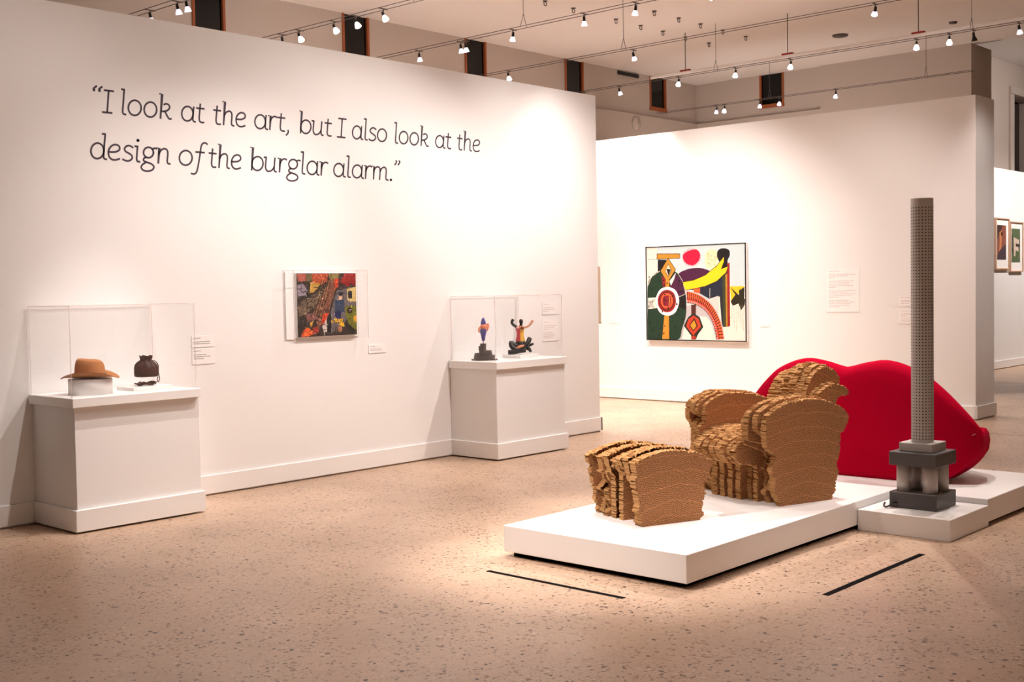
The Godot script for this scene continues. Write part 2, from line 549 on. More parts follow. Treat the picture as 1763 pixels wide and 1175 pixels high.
	for a in [[-9.76, 0], [-9.19, 0], [-8.29, 1], [-7.49, 1], [-6.77, 1], [-5.30, 2], [-4.95, 2], [-4.25, 0]]:
		var aim := Vector3(10.8, 0.0, a[0] + 0.3)
		if a[0] > -6.0:
			aim = Vector3(10.6, 0.0, a[0] + 0.6)
		spot_fixture(Vector3(12.24, CABLE_Y, a[0]), aim if a[1] else (Vector3(13.6, 1.0, a[0])), [2.5, 2.8, 2.0][a[1]], 44, LIT3, "spotlights beside the white rail", true, a[1] > 0)
	spot_fixture(Vector3(12.24, CABLE_Y, -4.70), Vector3(12.76, 2.0, -4.6), 0.0, 20, "unlit dark spotlight on the cable beside the white rail", "", false)
	# cable behind the painting wall
	var LIT4 := "small lit spotlight on the cable behind the painting wall"
	for a in [[-9.25, 0], [-9.12, 1], [-8.55, 0], [-8.25, 0], [-7.42, 0]]:
		spot_fixture(Vector3(14.6, CABLE_Y, a[0]), Vector3(13.6, 0.5, a[0] + 0.2), [5.0, 6.0][a[1]], 55, LIT4, "spotlights behind the painting wall", true, a[1] > 0)
	# gallery beyond
	for a in [[19.4, -4.6], [22.2, -4.4]]:  # added lamps out of view, lifting the upper wall
		var t := Vector3(a[0], 4.9, a[1])
		spot_fixture(t, Vector3(a[0] + 1.0, 4.3, -8.2), 5.0, 42, "added unseen spotlight brightening the upper wall of the gallery beyond", "added spotlights for the upper wall beyond", true, true)
		var st := begin()
		tube(st, [t, Vector3(t.x, 5.58, t.z)], 0.008)
		tag(put("lamp_rod", st, M.wire, self, true), "thin rod holding an added upper-wall spotlight in the gallery beyond", "rod", "rods of the added upper-wall spotlights")
	for a in [[19.6, -5.4], [21.3, -5.2], [23.0, -5.2]]:
		var t := Vector3(a[0], 4.9, a[1])
		spot_fixture(t, Vector3(a[0], 1.4, -7.4), 9.0, 44, "spotlight lighting the framed prints in the gallery beyond", "spotlights in the gallery beyond", true, true)
		var st := begin()
		tube(st, [t, Vector3(t.x, 5.58, t.z)], 0.008)
		tag(put("lamp_rod", st, M.wire, self, true), "thin rod holding a spotlight under the higher ceiling", "rod", "rods under the higher ceiling")

func hanger(t: Node3D, at: Vector3) -> void:
	var st := begin()
	tube(st, [Vector3(at.x, HC, at.z), at + Vector3(0, 0.12, 0)], 0.0028)
	tube(st, [at + Vector3(0, 0.12, 0), at + Vector3(-0.045, 0, 0)], 0.0028)
	tube(st, [at + Vector3(0, 0.12, 0), at + Vector3(0.045, 0, 0)], 0.0028)
	put("hanger_wire", st, M.wire, t, true)

func ceiling_details() -> void:
	# white lit rail with red insulators
	var r := thing("ceiling_rail", "white straight power rail hung below the ceiling near the painting wall", "rail")
	box("rail_bar", Vector3(12.385, 4.10, -8.82), Vector3(12.417, 4.13, 4.0), M.white_gloss, r, 0.004)
	for z in [-8.3, -6.9, -5.35, -2.0]:
		var st := begin()
		tube(st, [Vector3(12.405, 4.13, z), Vector3(12.405, HC, z)], 0.005)
		put("rail_rod", st, M.wire, r, true)
		box("red_insulator", Vector3(12.385, 4.13, z - 0.07), Vector3(12.425, 4.15, z + 0.07), mat(Color(0.62, 0.12, 0.10), 0.5), r, 0.003)
	# anchors in the ceiling
	for x in [9.92, 10.4, 11.18, 11.665, 12.12, 12.61, 13.14]:
		for z in [-8.43, -7.89]:
			if x < 11.0 and z > -8.0:
				continue
			var a := thing("ceiling_anchor", "small metal eye bolt on round plate fixed to the pale ceiling", "ceiling anchor", Vector3(x, HC, z), 0.0, "eye bolts in the ceiling")
			var st := begin()
			lathe(st, [Vector2(0, -0.001), Vector2(0.028, -0.001), Vector2(0.026, -0.008), Vector2(0, -0.009)], Vector3.ZERO, 12)
			put("plate", st, M.wire, a, true)
			st = begin()
			var ring := []
			for k in 13:
				var g := TAU * k / 12.0
				ring.append(Vector3(cos(g) * 0.022, -0.032 + sin(g) * 0.022, 0))
			tube(st, ring, 0.005, 5, false)
			put("eye", st, M.wire, a, true)
	for p in [[14.7, -7.48, 0.05, "small grey disc fitting on the ceiling above the far spotlights"], [13.96, -7.03, 0.10, "largest flat grey disc fitting on the ceiling"], [14.28, -5.73, 0.05, "small grey disc fitting on the ceiling by the column corner"]]:
		var st := begin()
		lathe(st, [Vector2(0, 0), Vector2(p[2], 0), Vector2(p[2] * 0.9, -0.02), Vector2(0, -0.024)], Vector3(p[0], HC, p[1]), 20)
		tag(put("ceiling_disc", st, M.wire, self, true), p[3], "ceiling disc")
	var v := thing("air_grille", "narrow dark slotted grille at the top of the rear wall", "grille")
	box("grille_body", Vector3(13.75, 4.53, -10.358), Vector3(14.25, 4.58, -10.34), M.cap, v, 0.003)
	var st2 := begin()
	lathe(st2, [Vector2(0, 0), Vector2(0.1, 0), Vector2(0.095, 0.02), Vector2(0, 0.03)], Vector3(14.1, 3.86, -10.30), 24, Basis(Vector3.RIGHT, PI / 2))
	tag(put("wall_disc", st2, M.beige, self, true), "round beige cover plate on the rear wall under the ledge", "cover plate")

# ------------------------------------------------------------------ platforms
func platforms() -> void:
	var a := thing("display_platform", "largest low white platform under the cardboard armchair and footstool", "platform")
	box("deck", Vector3(4.86, 0.03, -4.50), Vector3(7.280, 0.176, -3.278), M.white_gloss, a, 0.003)
	box("shade_plinth", Vector3(4.90, 0.0, -4.46), Vector3(7.24, 0.031, -3.32), M.shade_plinth, a)
	var b := thing("display_platform", "low white platform under the red sofa", "platform")
	box("deck", Vector3(7.284, 0.022, -5.05), Vector3(8.42, 0.164, -2.712), M.white_gloss, b, 0.003)
	box("shade_plinth", Vector3(7.32, 0.0, -5.0), Vector3(8.38, 0.023, -2.75), M.shade_plinth, b)
	var c := thing("display_platform", "smallest low white block under the grey column lamp", "platform")
	box("deck", Vector3(6.69, 0.0, -3.274), Vector3(7.28, 0.128, -2.706), M.white_gloss, c, 0.003)
	for s in [[Vector3(4.95, 0.176, -3.36), "small printed card lying on the platform corner by the footstool"], [Vector3(4.93, 0.176, -4.36), "small printed card on the platform corner facing the quote partition"], [Vector3(6.76, 0.128, -2.78), "small printed card lying on the column lamp block"]]:
		var k := thing("platform_card", s[1], "label card", s[0])
		box("card", Vector3(-0.035, 0, -0.05), Vector3(0.035, 0.002, 0.05), M.card, k)
		var lines := begin()
		for i in 3:
			cbox(lines, Vector3(-0.018 + i * 0.014, 0.002, -0.04), Vector3(-0.013 + i * 0.014, 0.0022, 0.03 - 0.02 * (i % 2)))
		put("print", lines, mat(Color(0.6, 0.5, 0.5), 0.7), k)
	tag(box("floor_tape", Vector3(4.535, 0.0, -4.33), Vector3(4.565, 0.0015, -3.43), M.tape), "black tape strip on the floor before the footstool end", "tape")
	tag(box("floor_tape", Vector3(5.19, 0.0, -2.725), Vector3(6.31, 0.0015, -2.69), M.tape), "black tape strip on the floor along the armchair side", "tape")

# ------------------------------------------------------------------ cardboard furniture
func resample(pts: Array, step: float) -> PackedVector2Array:
	var out := PackedVector2Array()
	for i in pts.size():
		var a: Vector2 = pts[i]
		var b: Vector2 = pts[(i + 1) % pts.size()]
		var n := maxi(1, int(round(a.distance_to(b) / step)))
		for k in n:
			out.append(a.lerp(b, float(k) / n))
	return out

func smooth_closed(pts: Array, per: int, keep_floor := 0.03) -> Array:
	var out := []
	var n := pts.size()
	for i in n:
		var p1: Vector2 = pts[i]
		var p2: Vector2 = pts[(i + 1) % n]
		for k in per:
			var q: Vector2 = p1.cubic_interpolate(p2, pts[(i - 1 + n) % n], pts[(i + 2) % n], float(k) / per)
			out.append(Vector2(q.x, maxf(q.y, 0.0)))
	return out

# one laminated slab: outline (u = depth, v = height) between two widths
func slab(parent: Node3D, outline: Array, w0: float, w1: float, rough_amp := 0.004, face_tone := 1.0) -> void:
	var base := resample(outline, 0.0055)
	var n := base.size()
	var area := 0.0
	for i in n:
		area += base[i].cross(base[(i + 1) % n])
	var sgn := 1.0 if area > 0.0 else -1.0
	var layers := maxi(1, int(round((w1 - w0) / 0.03)))
	var shared := PackedFloat32Array()
	var tones := PackedFloat32Array()
	for i in n:
		shared.append(rng.randf_range(-1, 1) if rng.randf() > 0.11 else rng.randf_range(-3.4, -2.0))
		tones.append(rng.randf_range(0.94, 1.05))
	var polys := []
	for l in layers:
		var poly := PackedVector2Array()
		for i in n:
			var t := (base[(i + 1) % n] - base[(i - 1 + n) % n]).normalized()
			var nr := Vector2(t.y, -t.x) * sgn
			var j := (shared[i] * 0.95 + rng.randf_range(-1, 1) * 0.35) * rough_amp
			var p := base[i] + nr * j
			if base[i].y < 0.006:
				p.y = 0.0
			p.y = maxf(p.y, 0.0)
			poly.append(p)
		polys.append(poly)
	var rim := begin()
	for l in layers:
		var a := lerpf(w0, w1, float(l) / layers)
		var b := lerpf(w0, w1, float(l + 1) / layers)
		var poly: PackedVector2Array = polys[l]
		for i in n:
			var p := poly[i]
			var q := poly[(i + 1) % n]
			var t := (q - p).normalized()
			var nr := Vector3(t.y, -t.x, 0) * sgn
			var k := tones[i] * rng.randf_range(0.96, 1.04)
			quad(rim, Vector3(p.x, p.y, -a), Vector3(q.x, q.y, -a), Vector3(q.x, q.y, -b), Vector3(p.x, p.y, -b), nr, Color(0.69 * k, 0.522 * k, 0.347 * k))
		if l + 1 < layers:
			var nx: PackedVector2Array = polys[l + 1]
			for i in n:
				var p := poly[i]
				var q := poly[(i + 1) % n]
				var p2 := nx[i]
				var q2 := nx[(i + 1) % n]
				quad(rim, Vector3(p.x, p.y, -b), Vector3(q.x, q.y, -b), Vector3(q2.x, q2.y, -b), Vector3(p2.x, p2.y, -b), Vector3(0, 0, 1), Color(0.69, 0.522, 0.347))
	var mesh := ArrayMesh.new()
	rim.set_material(M.card_rim)
	rim.commit(mesh)
	var face := begin()
	for e in 2:
		var poly: PackedVector2Array = polys[0] if e == 0 else polys[layers - 1]
		var z := -w0 if e == 0 else -w1
		var nr := Vector3(0, 0, 1) if e == 0 else Vector3(0, 0, -1)
		var idx := Geometry2D.triangulate_polygon(poly)
		for k in range(0, idx.size(), 3):
			var tr := [poly[idx[k]], poly[idx[k + 1]], poly[idx[k + 2]]]
			var a3 := Vector3(tr[0].x, tr[0].y, z)
			var b3 := Vector3(tr[1].x, tr[1].y, z)
			var c3 := Vector3(tr[2].x, tr[2].y, z)
			if (b3 - a3).cross(c3 - a3).dot(nr) > 0.0:
				var sw = tr[1]
				tr[1] = tr[2]
				tr[2] = sw
			for v in tr:
				face.set_normal(nr)
				face.set_uv(Vector2((v.x + 0.25) / 1.1, 1.0 - v.y / 1.1))
				face.add_vertex(Vector3(v.x, v.y, z))
	face.set_material(parent.get_meta("face_material") if parent.has_meta("face_material") else M.card_face)
	face.commit(mesh)
	var o := MeshInstance3D.new()
	o.name = "cardboard_layer"
	o.mesh = mesh
	parent.add_child(o, true)

# end grain of laminated corrugated board: fine wavy flutes, paler arched glue lines
func board_face(cx: float, span: float) -> StandardMaterial3D:
	var sz := 768
	var im := Image.create(sz, sz, false, Image.FORMAT_RGB8)
	var warp := FastNoiseLite.new()
	warp.seed = 9
	warp.frequency = 0.011
	var grain := FastNoiseLite.new()
	grain.seed = 4
	grain.frequency = 0.16
	for y in sz:
		for x in sz:
			var u := float(x) / sz * 1.1 - 0.25 - cx
			var v := (1.0 - float(y) / sz) * 1.1
			var rr := sqrt(u * u * 0.55 + (v + 0.12) * (v + 0.12)) + warp.get_noise_2d(x, y) * 0.011
			var along := atan2(u * 0.74, v + 0.12)
			var flute := sin(rr * TAU / 0.0105 + 2.2 * sin(along * rr * TAU / 0.021 + warp.get_noise_2d(y, x) * 3.0))
			var k := 0.80 + 0.17 * flute + grain.get_noise_2d(x, y) * 0.34
			var ring := fposmod(rr + warp.get_noise_2d(x * 0.6, y * 0.6) * 0.012, 0.083)
			if ring < 0.0035 and grain.get_noise_2d(x * 1.7 + 60, y * 1.7) > -0.18:
				k += 0.22
			im.set_pixel(x, y, Color(0.775 * k, 0.54 * k, 0.355 * k))
	return picture_material(im, 0.9, 0.12)

func shape(src: Array, top := 0.0, bites := []) -> Array:
	var out := []
	for p in src:
		var q: Vector2 = p
		if q.y > 0.02:
			q.y += top * clampf(q.y / 0.3, 0.0, 1.0)
		for b in bites:      # [v0, v1, du]: push the front edge in or out between two heights
			if q.x < 0.2 and p.y >= b[0] and p.y < b[1]:
				q.x = b[2] if b.size() > 3 else q.x + b[2]
		out.append(q)
	return out

func pts2(a: Array) -> Array:
	var out := []
	for i in range(0, a.size(), 2):
		out.append(Vector2(a[i], a[i + 1]))
	return out

func ottoman() -> void:
	M.card_rim = mat(Color.WHITE, 0.9, 0.0, 0.2)
	M.card_rim.vertex_color_use_as_albedo = true
	M.card_rim.vertex_color_is_srgb = true   # rims are the same raw cardboard as the faces
	M.card_face = board_face(0.22, 0.5)
	var t := thing("cardboard_footstool", "chunky footstool of laminated brown corrugated cardboard with jagged sides", "footstool", Vector3(5.27, 0.176, -3.853), -21.0)
	var P := pts2([0.013, 0.0, 0.001, 0.023, 0.014, 0.048, -0.004, 0.071, -0.019, 0.093, -0.004, 0.117, -0.009, 0.149, -0.018, 0.191, -0.026, 0.234, -0.034, 0.268, -0.014, 0.282, -0.019, 0.311, -0.034, 0.353, 0.006, 0.371, 0.068, 0.391, 0.161, 0.408, 0.255, 0.406, 0.37, 0.389, 0.44, 0.362, 0.472, 0.333, 0.488, 0.305, 0.455, 0.259, 0.451, 0.222, 0.425, 0.192, 0.444, 0.143, 0.421, 0.107, 0.414, 0.071, 0.423, 0.024, 0.39, 0.0])
	slab(t, P, 0.0, 0.06)
	slab(t, shape(P, -0.03, [[0.05, 0.26, 0.05], [0.26, 0.42, 0.055]]), 0.06, 0.085)
	slab(t, shape(P, 0.012, [[0.0, 0.2, 0.085, 1], [0.2, 0.27, 0.03], [0.27, 0.42, 0.002]]), 0.085, 0.14)
	slab(t, shape(P, -0.02, [[0.0, 0.25, 0.10, 1], [0.25, 0.42, 0.045]]), 0.14, 0.165)
	slab(t, shape(P, 0.004, [[0.0, 0.25, 0.105, 1], [0.25, 0.30, 0.03], [0.30, 0.42, 0.01]]), 0.165, 0.215)
	slab(t, shape(P, -0.014, [[0.0, 0.29, 0.025, 1], [0.29, 0.42, 0.02]]), 0.215, 0.26)
	slab(t, shape(P, -0.014, [[0.0, 0.30, 0.07, 1], [0.30, 0.42, 0.014]]), 0.26, 0.285)
	slab(t, shape(P, 0.008, [[0.0, 0.26, 0.02, 1], [0.26, 0.3, -0.012, 1], [0.3, 0.42, -0.002]]), 0.285, 0.335)
	slab(t, shape(P, -0.006, [[0.0, 0.2, 0.035, 1], [0.2, 0.3, 0.03], [0.3, 0.42, 0.012]]), 0.335, 0.36)
	slab(t, shape(P, -0.006, [[0.03, 0.1, 0.05], [0.1, 0.17, 0.02], [0.17, 0.25, 0.08], [0.25, 0.42, -0.002]]), 0.36, 0.41)
	slab(t, shape(P, -0.026, [[0.0, 0.12, 0.04], [0.12, 0.2, 0.08], [0.2, 0.3, 0.05], [0.3, 0.42, 0.04]]), 0.41, 0.435)
	slab(t, shape(P, 0.006, [[0.0, 0.05, 0.03], [0.05, 0.13, 0.06], [0.13, 0.19, 0.015], [0.19, 0.27, 0.075], [0.27, 0.33, 0.06], [0.33, 0.42, -0.002]]), 0.435, 0.49)
	slab(t, shape(P, -0.008, [[0.0, 0.12, 0.02], [0.12, 0.3, 0.012], [0.3, 0.42, -0.012]]), 0.49, 0.53, 0.005)

func armchair() -> void:
	var t := thing("cardboard_armchair", "bulky club armchair of laminated brown corrugated cardboard with stepped layers", "armchair", Vector3(6.272, 0.176, -3.554), -18.0)
	t.set_meta("face_material", board_face(0.19, 0.6))
	var P := pts2([0.006, 0.0, -0.04, 0.065, -0.057, 0.111, -0.039, 0.154, -0.073, 0.219, -0.038, 0.268, -0.049, 0.314, -0.095, 0.344, -0.112, 0.38, -0.113, 0.45, -0.11, 0.512, -0.093, 0.546, -0.023, 0.585, 0.071, 0.614, 0.201, 0.628, 0.322, 0.621, 0.432, 0.591, 0.506, 0.559, 0.556, 0.51, 0.555, 0.483, 0.517, 0.412, 0.48, 0.397, 0.486, 0.36, 0.479, 0.287, 0.453, 0.207, 0.472, 0.168, 0.446, 0.107, 0.44, 0.053, 0.408, 0.0])
	slab(t, P, 0.0, 0.045)
	slab(t, shape(P, 0.002, [[0.0, 0.3, 0.03], [0.3, 0.4, 0.03], [0.4, 0.7, 0.012]]), 0.045, 0.065)
	slab(t, shape(P, 0.014, [[0.0, 0.2, 0.05], [0.2, 0.39, 0.09], [0.39, 0.7, -0.012]]), 0.065, 0.112)
	slab(t, shape(P, -0.004, [[0.0, 0.39, 0.12], [0.39, 0.7, 0.01]]), 0.112, 0.128)
	slab(t, shape(P, 0.012, [[0.0, 0.1, 0.03], [0.1, 0.375, 0.11], [0.375, 0.7, -0.03]]), 0.128, 0.172)
	slab(t, shape(P, -0.012, [[0.0, 0.34, 0.09], [0.34, 0.375, 0.06], [0.375, 0.7, -0.022]]), 0.172, 0.2)
	# seat and back in the middle
	var seat_w := [[0.2, 0.24, 0.0, -0.065, 0.04], [0.24, 0.275, -0.006, -0.058, 0.0], [0.275, 0.315, -0.024, 0.04, 0.02], [0.315, 0.36, -0.02, 0.055, 0.075], [0.36, 0.385, -0.004, 0.05, 0.02], [0.385, 0.43, -0.012, 0.062, 0.08], [0.43, 0.455, 0.008, 0.056, 0.03], [0.455, 0.5, -0.008, 0.05, 0.085], [0.5, 0.525, 0.012, 0.03, 0.035], [0.525, 0.575, 0.0, 0.016, 0.085], [0.575, 0.625, 0.02, 0.004, 0.05]]
	for s in seat_w:
		var f: float = s[2]
		var up: float = s[3]
		var rib: float = s[4]
		var sh := 0.03 if s[0] < 0.25 else 0.0
		var prof := pts2([
			0.035 - rib, 0.0, 0.03 - rib, 0.09, 0.037 - rib, 0.16, 0.03 - rib, 0.222,
			-0.135 + f, 0.24, -0.178 + f, 0.285, -0.186 + f, 0.325, -0.16 + f, 0.355 + sh * 0.2, -0.11 + f, 0.388, -0.03, 0.418, 0.08, 0.432, 0.2, 0.428, 0.33, 0.41, 0.40, 0.42,
			0.43, 0.50, 0.452, 0.58, 0.478, 0.64 + up * 0.5, 0.515, 0.69 + up * 0.8, 0.56, 0.728 + up, 0.615, 0.75 + up, 0.67, 0.748 + up, 0.72, 0.725 + up * 0.9, 0.757, 0.69 + up * 0.7, 0.76, 0.645 + up * 0.5,
			0.735, 0.605, 0.70, 0.615, 0.665, 0.585, 0.64, 0.55, 0.655, 0.48, 0.61, 0.42, 0.63, 0.34, 0.59, 0.25, 0.605, 0.17, 0.575, 0.08, 0.55, 0.0])
		slab(t, prof, s[0], s[1], 0.0045)
	# far arm
	var Q := pts2([0.03, 0.0, -0.005, 0.06, -0.03, 0.12, -0.02, 0.18, -0.055, 0.25, -0.04, 0.31, -0.10, 0.36, -0.113, 0.417, -0.064, 0.462, -0.064, 0.508, -0.057, 0.555, -0.01, 0.59, 0.05, 0.612, 0.107, 0.628, 0.231, 0.625, 0.356, 0.607, 0.47, 0.575, 0.54, 0.52, 0.555, 0.483, 0.517, 0.412, 0.48, 0.397, 0.486, 0.36, 0.479, 0.287, 0.453, 0.207, 0.472, 0.168, 0.446, 0.107, 0.44, 0.053, 0.408, 0.0])
	slab(t, Q, 0.625, 0.66)
	slab(t, shape(Q, 0.008, [[0.0, 0.36, 0.04], [0.36, 0.47, 0.07], [0.47, 0.7, -0.03]]), 0.66, 0.69)
	slab(t, shape(Q, 0.016, [[0.0, 0.3, 0.02], [0.36, 0.47, 0.03], [0.47, 0.7, -0.035]]), 0.69, 0.735)
	slab(t, shape(Q, 0.002, [[0.3, 0.47, 0.06], [0.47, 0.7, -0.01]]), 0.735, 0.755)
	slab(t, shape(Q, 0.012, [[0.0, 0.3, 0.01], [0.36, 0.44, 0.06], [0.44, 0.7, -0.02]]), 0.755, 0.80)

# ------------------------------------------------------------------ red sofa
func curve_at(tab: Array, s: float) -> float:
	for i in tab.size() - 1:
		if s <= tab[i + 1][0]:
			var p0 = tab[maxi(i - 1, 0)]
			var p1 = tab[i]
			var p2 = tab[i + 1]
			var p3 = tab[mini(i + 2, tab.size() - 1)]
			return cubic_interpolate_in_time(p1[1], p2[1], p0[1], p3[1], clampf((s - p1[0]) / (p2[0] - p1[0]), 0, 1), p2[0] - p1[0], (p0[0] - p1[0]) if i > 0 else -(p2[0] - p1[0]), p3[0] - p1[0] if i + 2 < tab.size() else (p2[0] - p1[0]) * 2.0)
	return tab[-1][1]

func sofa() -> void:
	var red := mat(Color(0.69, 0.0, 0.155), 0.9, 0.0, 0.15)
	red.rim_enabled = true
	red.rim = 0.2
	red.rim_tint = 0.8
	var weave := FastNoiseLite.new()
	weave.seed = 8
	weave.frequency = 0.35
	var wt := NoiseTexture2D.new()
	wt.width = 256
	wt.height = 256
	wt.seamless = true
	wt.noise = weave
	red.heightmap_enabled = true
	red.heightmap_texture = wt
	red.heightmap_scale = 0.03
	red.uv1_triplanar = true
	red.uv1_scale = Vector3.ONE * 5.0
	var t := thing("lip_sofa", "red fabric sofa with wavy double-peaked back and pointed ends", "sofa", Vector3(7.6, 0.164, -3.83))
	# top outline of the back by distance from the centre, heights above the platform
	var top := [[0.0, 0.752], [0.15, 0.788], [0.29, 0.806], [0.40, 0.786], [0.5, 0.745], [0.6, 0.69], [0.7, 0.625], [0.8, 0.548], [0.9, 0.465], [0.96, 0.413], [1.0, 0.376]]
	var bot := [[0.0, 0.0], [0.60, 0.0], [0.68, 0.004], [0.75, 0.026], [0.8, 0.055], [0.88, 0.108], [0.94, 0.158], [0.98, 0.205], [1.0, 0.235]]
	var back := []
	var seat := []
	var N := 72
	for i in N + 1:
		var s := -1.0 + 2.0 * i / N
		var a := absf(s)
		var th := curve_at(top, a)
		var bh := maxf(0.0, curve_at(bot, a))
		var off := 0.16 * pow(maxf(0.0, a - 0.45) / 0.55, 2.0)
		var taper := clampf(1.0 - pow(a, 5.0), 0.0, 1.0)
		var thick := 0.035 + 0.265 * taper
		var z := signf(s) * (a if a < 0.55 else 0.55 + (a - 0.55) * 0.745)
		var mid := lerpf(bh, th, 0.45)
		var row := []
		var hgt := th - bh
		# closed cross-section in x (away from the viewer side) and y: back face, rolled top, front, seat crease, underside
		var sec := [Vector2(0.02, 0.0), Vector2(0.0, 0.06), Vector2(-0.006, 0.3), Vector2(-0.004, 0.55), Vector2(0.004, 0.8), Vector2(0.016, 0.91), Vector2(0.045, 0.97), Vector2(0.09, 1.0), Vector2(0.14, 0.985), Vector2(0.185, 0.93), Vector2(0.22, 0.82), Vector2(0.25, 0.68), Vector2(0.28, 0.55), Vector2(0.30, 0.40), Vector2(0.28, 0.2), Vector2(0.2, 0.04), Vector2(0.1, 0.0)]
		for p in sec:
			row.append(Vector3(off + p.x * (thick / 0.30), bh + p.y * hgt, z))
		back.append(row)
		var r2 := []
		var reach := 0.07 + 0.71 * sqrt(maxf(0.0, 1.0 - pow(a / 1.0, 2.6)))
		var st_h := minf(minf(0.44, mid + 0.08), lerpf(bh, th, 0.8))
		var sec2 := [Vector2(0.10, 0.02), Vector2(0.12, 0.75), Vector2(0.3, 0.93), Vector2(0.55, 1.0), Vector2(0.78, 0.93), Vector2(0.93, 0.75), Vector2(1.0, 0.5), Vector2(0.93, 0.22), Vector2(0.7, 0.05), Vector2(0.4, 0.0)]
		for p in sec2:
			r2.append(Vector3(off + p.x * reach, bh + p.y * maxf(0.04, st_h - bh), z))
		seat.append(r2)
	for which in 2:
		var rows: Array = back if which == 0 else seat
		for e in [0, -1]:
			var c := Vector3.ZERO
			for p in rows[e]:
				c += p
			c /= rows[e].size()
			var capr := []
			var midr := []
			for p in rows[e]:
				midr.append(c + (p - c) * 0.93 + Vector3(0.004, 0, 0.008 * (-1 if e == 0 else 1)))
				capr.append(c + (p - c) * 0.02 + Vector3(0.006, 0, 0.012 * (-1 if e == 0 else 1)))
			if e == 0:
				rows.push_front(midr)
				rows.push_front(capr)
			else:
				rows.push_back(midr)
				rows.push_back(capr)
		var st := begin()
		grid(st, rows, true, true)
		put("backrest" if which == 0 else "seat", st, red, t, true)
	var st := begin()
	tube(st, [Vector3(0.146, 0.335, 0.866), Vector3(0.135, 0.331, 0.858), Vector3(0.130, 0.323, 0.848)], 0.003, 6)
	put("zip_tag", st, mat(Color(0.78, 0.45, 0.42), 0.4), t, true)

# ------------------------------------------------------------------ column lamp
func column_lamp() -> void:
	var dark := mat(Color(0.30, 0.285, 0.28), 0.42, 0.0, 0.5)
	var mid := mat(Color(0.66, 0.635, 0.62), 0.6)
	var col := mat(Color(0.74, 0.715, 0.70), 0.45, 0.15)
	var t := thing("column_lamp", "tall grey perforated column lamp standing on four stubby cylinders", "floor lamp", Vector3(7.028, 0.128, -3.012))
	box("base_block", Vector3(-0.147, 0.0, -0.147), Vector3(0.147, 0.097, 0.147), dark, t, 0.003)
	for s in [[-1, -1], [1, -1], [1, 1], [-1, 1]]:
		var st := begin()
		lathe(st, [Vector2(0, 0.0), Vector2(0.043, 0.0), Vector2(0.043, 0.08), Vector2(0.043, 0.163), Vector2(0, 0.163)], Vector3(s[0] * 0.082, 0.097, s[1] * 0.082), 28)
		var o := put("short_column", st, col, t, true)
	box("upper_slab", Vector3(-0.148, 0.26, -0.148), Vector3(0.148, 0.342, 0.148), dark, t, 0.003)
	box("small_slab", Vector3(-0.104, 0.342, -0.104), Vector3(0.104, 0.395, 0.104), mid, t, 0.003)
	var R := 0.0655
	var y0 := 0.395
	var y1 := 1.872
	var st := begin()
	for k in 40:
		var a := TAU * k / 40
		var b := TAU * (k + 1) / 40
		var p := Vector3(cos(a), 0, sin(a))
		var q := Vector3(cos(b), 0, sin(b))
		for tr in [[p * R + Vector3.UP * y0, p], [q * R + Vector3.UP * y0, q], [q * R + Vector3.UP * y1, q], [p * R + Vector3.UP * y0, p], [q * R + Vector3.UP * y1, q], [p * R + Vector3.UP * y1, p]]:
			st.set_normal(tr[1])
			st.set_color(Color.WHITE)
			st.add_vertex(tr[0])
		quad(st, p * R + Vector3.UP * y1, q * R + Vector3.UP * y1, q * (R - 0.004) + Vector3.UP * y1, p * (R - 0.004) + Vector3.UP * y1, Vector3.UP)
		quad(st, p * (R - 0.004) + Vector3.UP * y1, q * (R - 0.004) + Vector3.UP * y1, q * (R - 0.004) + Vector3.UP * (y1 - 0.06), p * (R - 0.004) + Vector3.UP * (y1 - 0.06), -p)
		tri(st, p * (R - 0.004) + Vector3.UP * (y1 - 0.06), q * (R - 0.004) + Vector3.UP * (y1 - 0.06), Vector3.UP * (y1 - 0.06), Vector3.UP)
	put("perforated_tube", st, col, t)
	st = begin()
	var y := y0 + 0.022
	while y < y1 - 0.05:
		for k in 22:
			var a := TAU * (k + 0.5) / 22
			var n := Vector3(cos(a), 0, sin(a))
			var e := Vector3(-sin(a), 0, cos(a))
			var c := n * (R + 0.0006) + Vector3.UP * y
			for q in 6:
				var g := TAU * q / 6
				var h := TAU * (q + 1) / 6
				tri(st, c, c + (e * cos(g) + Vector3.UP * sin(g)) * 0.0042, c + (e * cos(h) + Vector3.UP * sin(h)) * 0.0042, n)
		y += 0.0189
	var holes := put("perforations", st, M.cap, t)
	holes.set_meta("kind", "stuff")
	st = begin()
	tube(st, smooth_path([Vector3(-0.147, 0.03, -0.1), Vector3(-0.18, 0.035, -0.11), Vector3(-0.2, 0.02, -0.12), Vector3(-0.19, 0.006, -0.15), Vector3(-0.13, 0.005, -0.19), Vector3(-0.05, 0.005, -0.22)]), 0.005, 7)
	put("power_cord", st, M.black, t, true)

# ------------------------------------------------------------------ pedestals and vitrines
func pedestal(called: String, label: String, x0: float, x1: float, zf: float, y0: float, y1: float, cap: Array) -> void:
	var t := thing(called, label, "pedestal")
	box("body", Vector3(x0 + 0.02, 0.02, -7.62), Vector3(x1 - 0.02, y0, zf - 0.022), M.white, t, 0.003)
	box("skirting", Vector3(x0, 0.012, -7.60), Vector3(x1, 0.15, zf), M.white_gloss, t, 0.003)
	box("cap_board", Vector3(cap[0], y0, -7.61), Vector3(cap[1], y1, -7.02), M.white_gloss, t, 0.003)

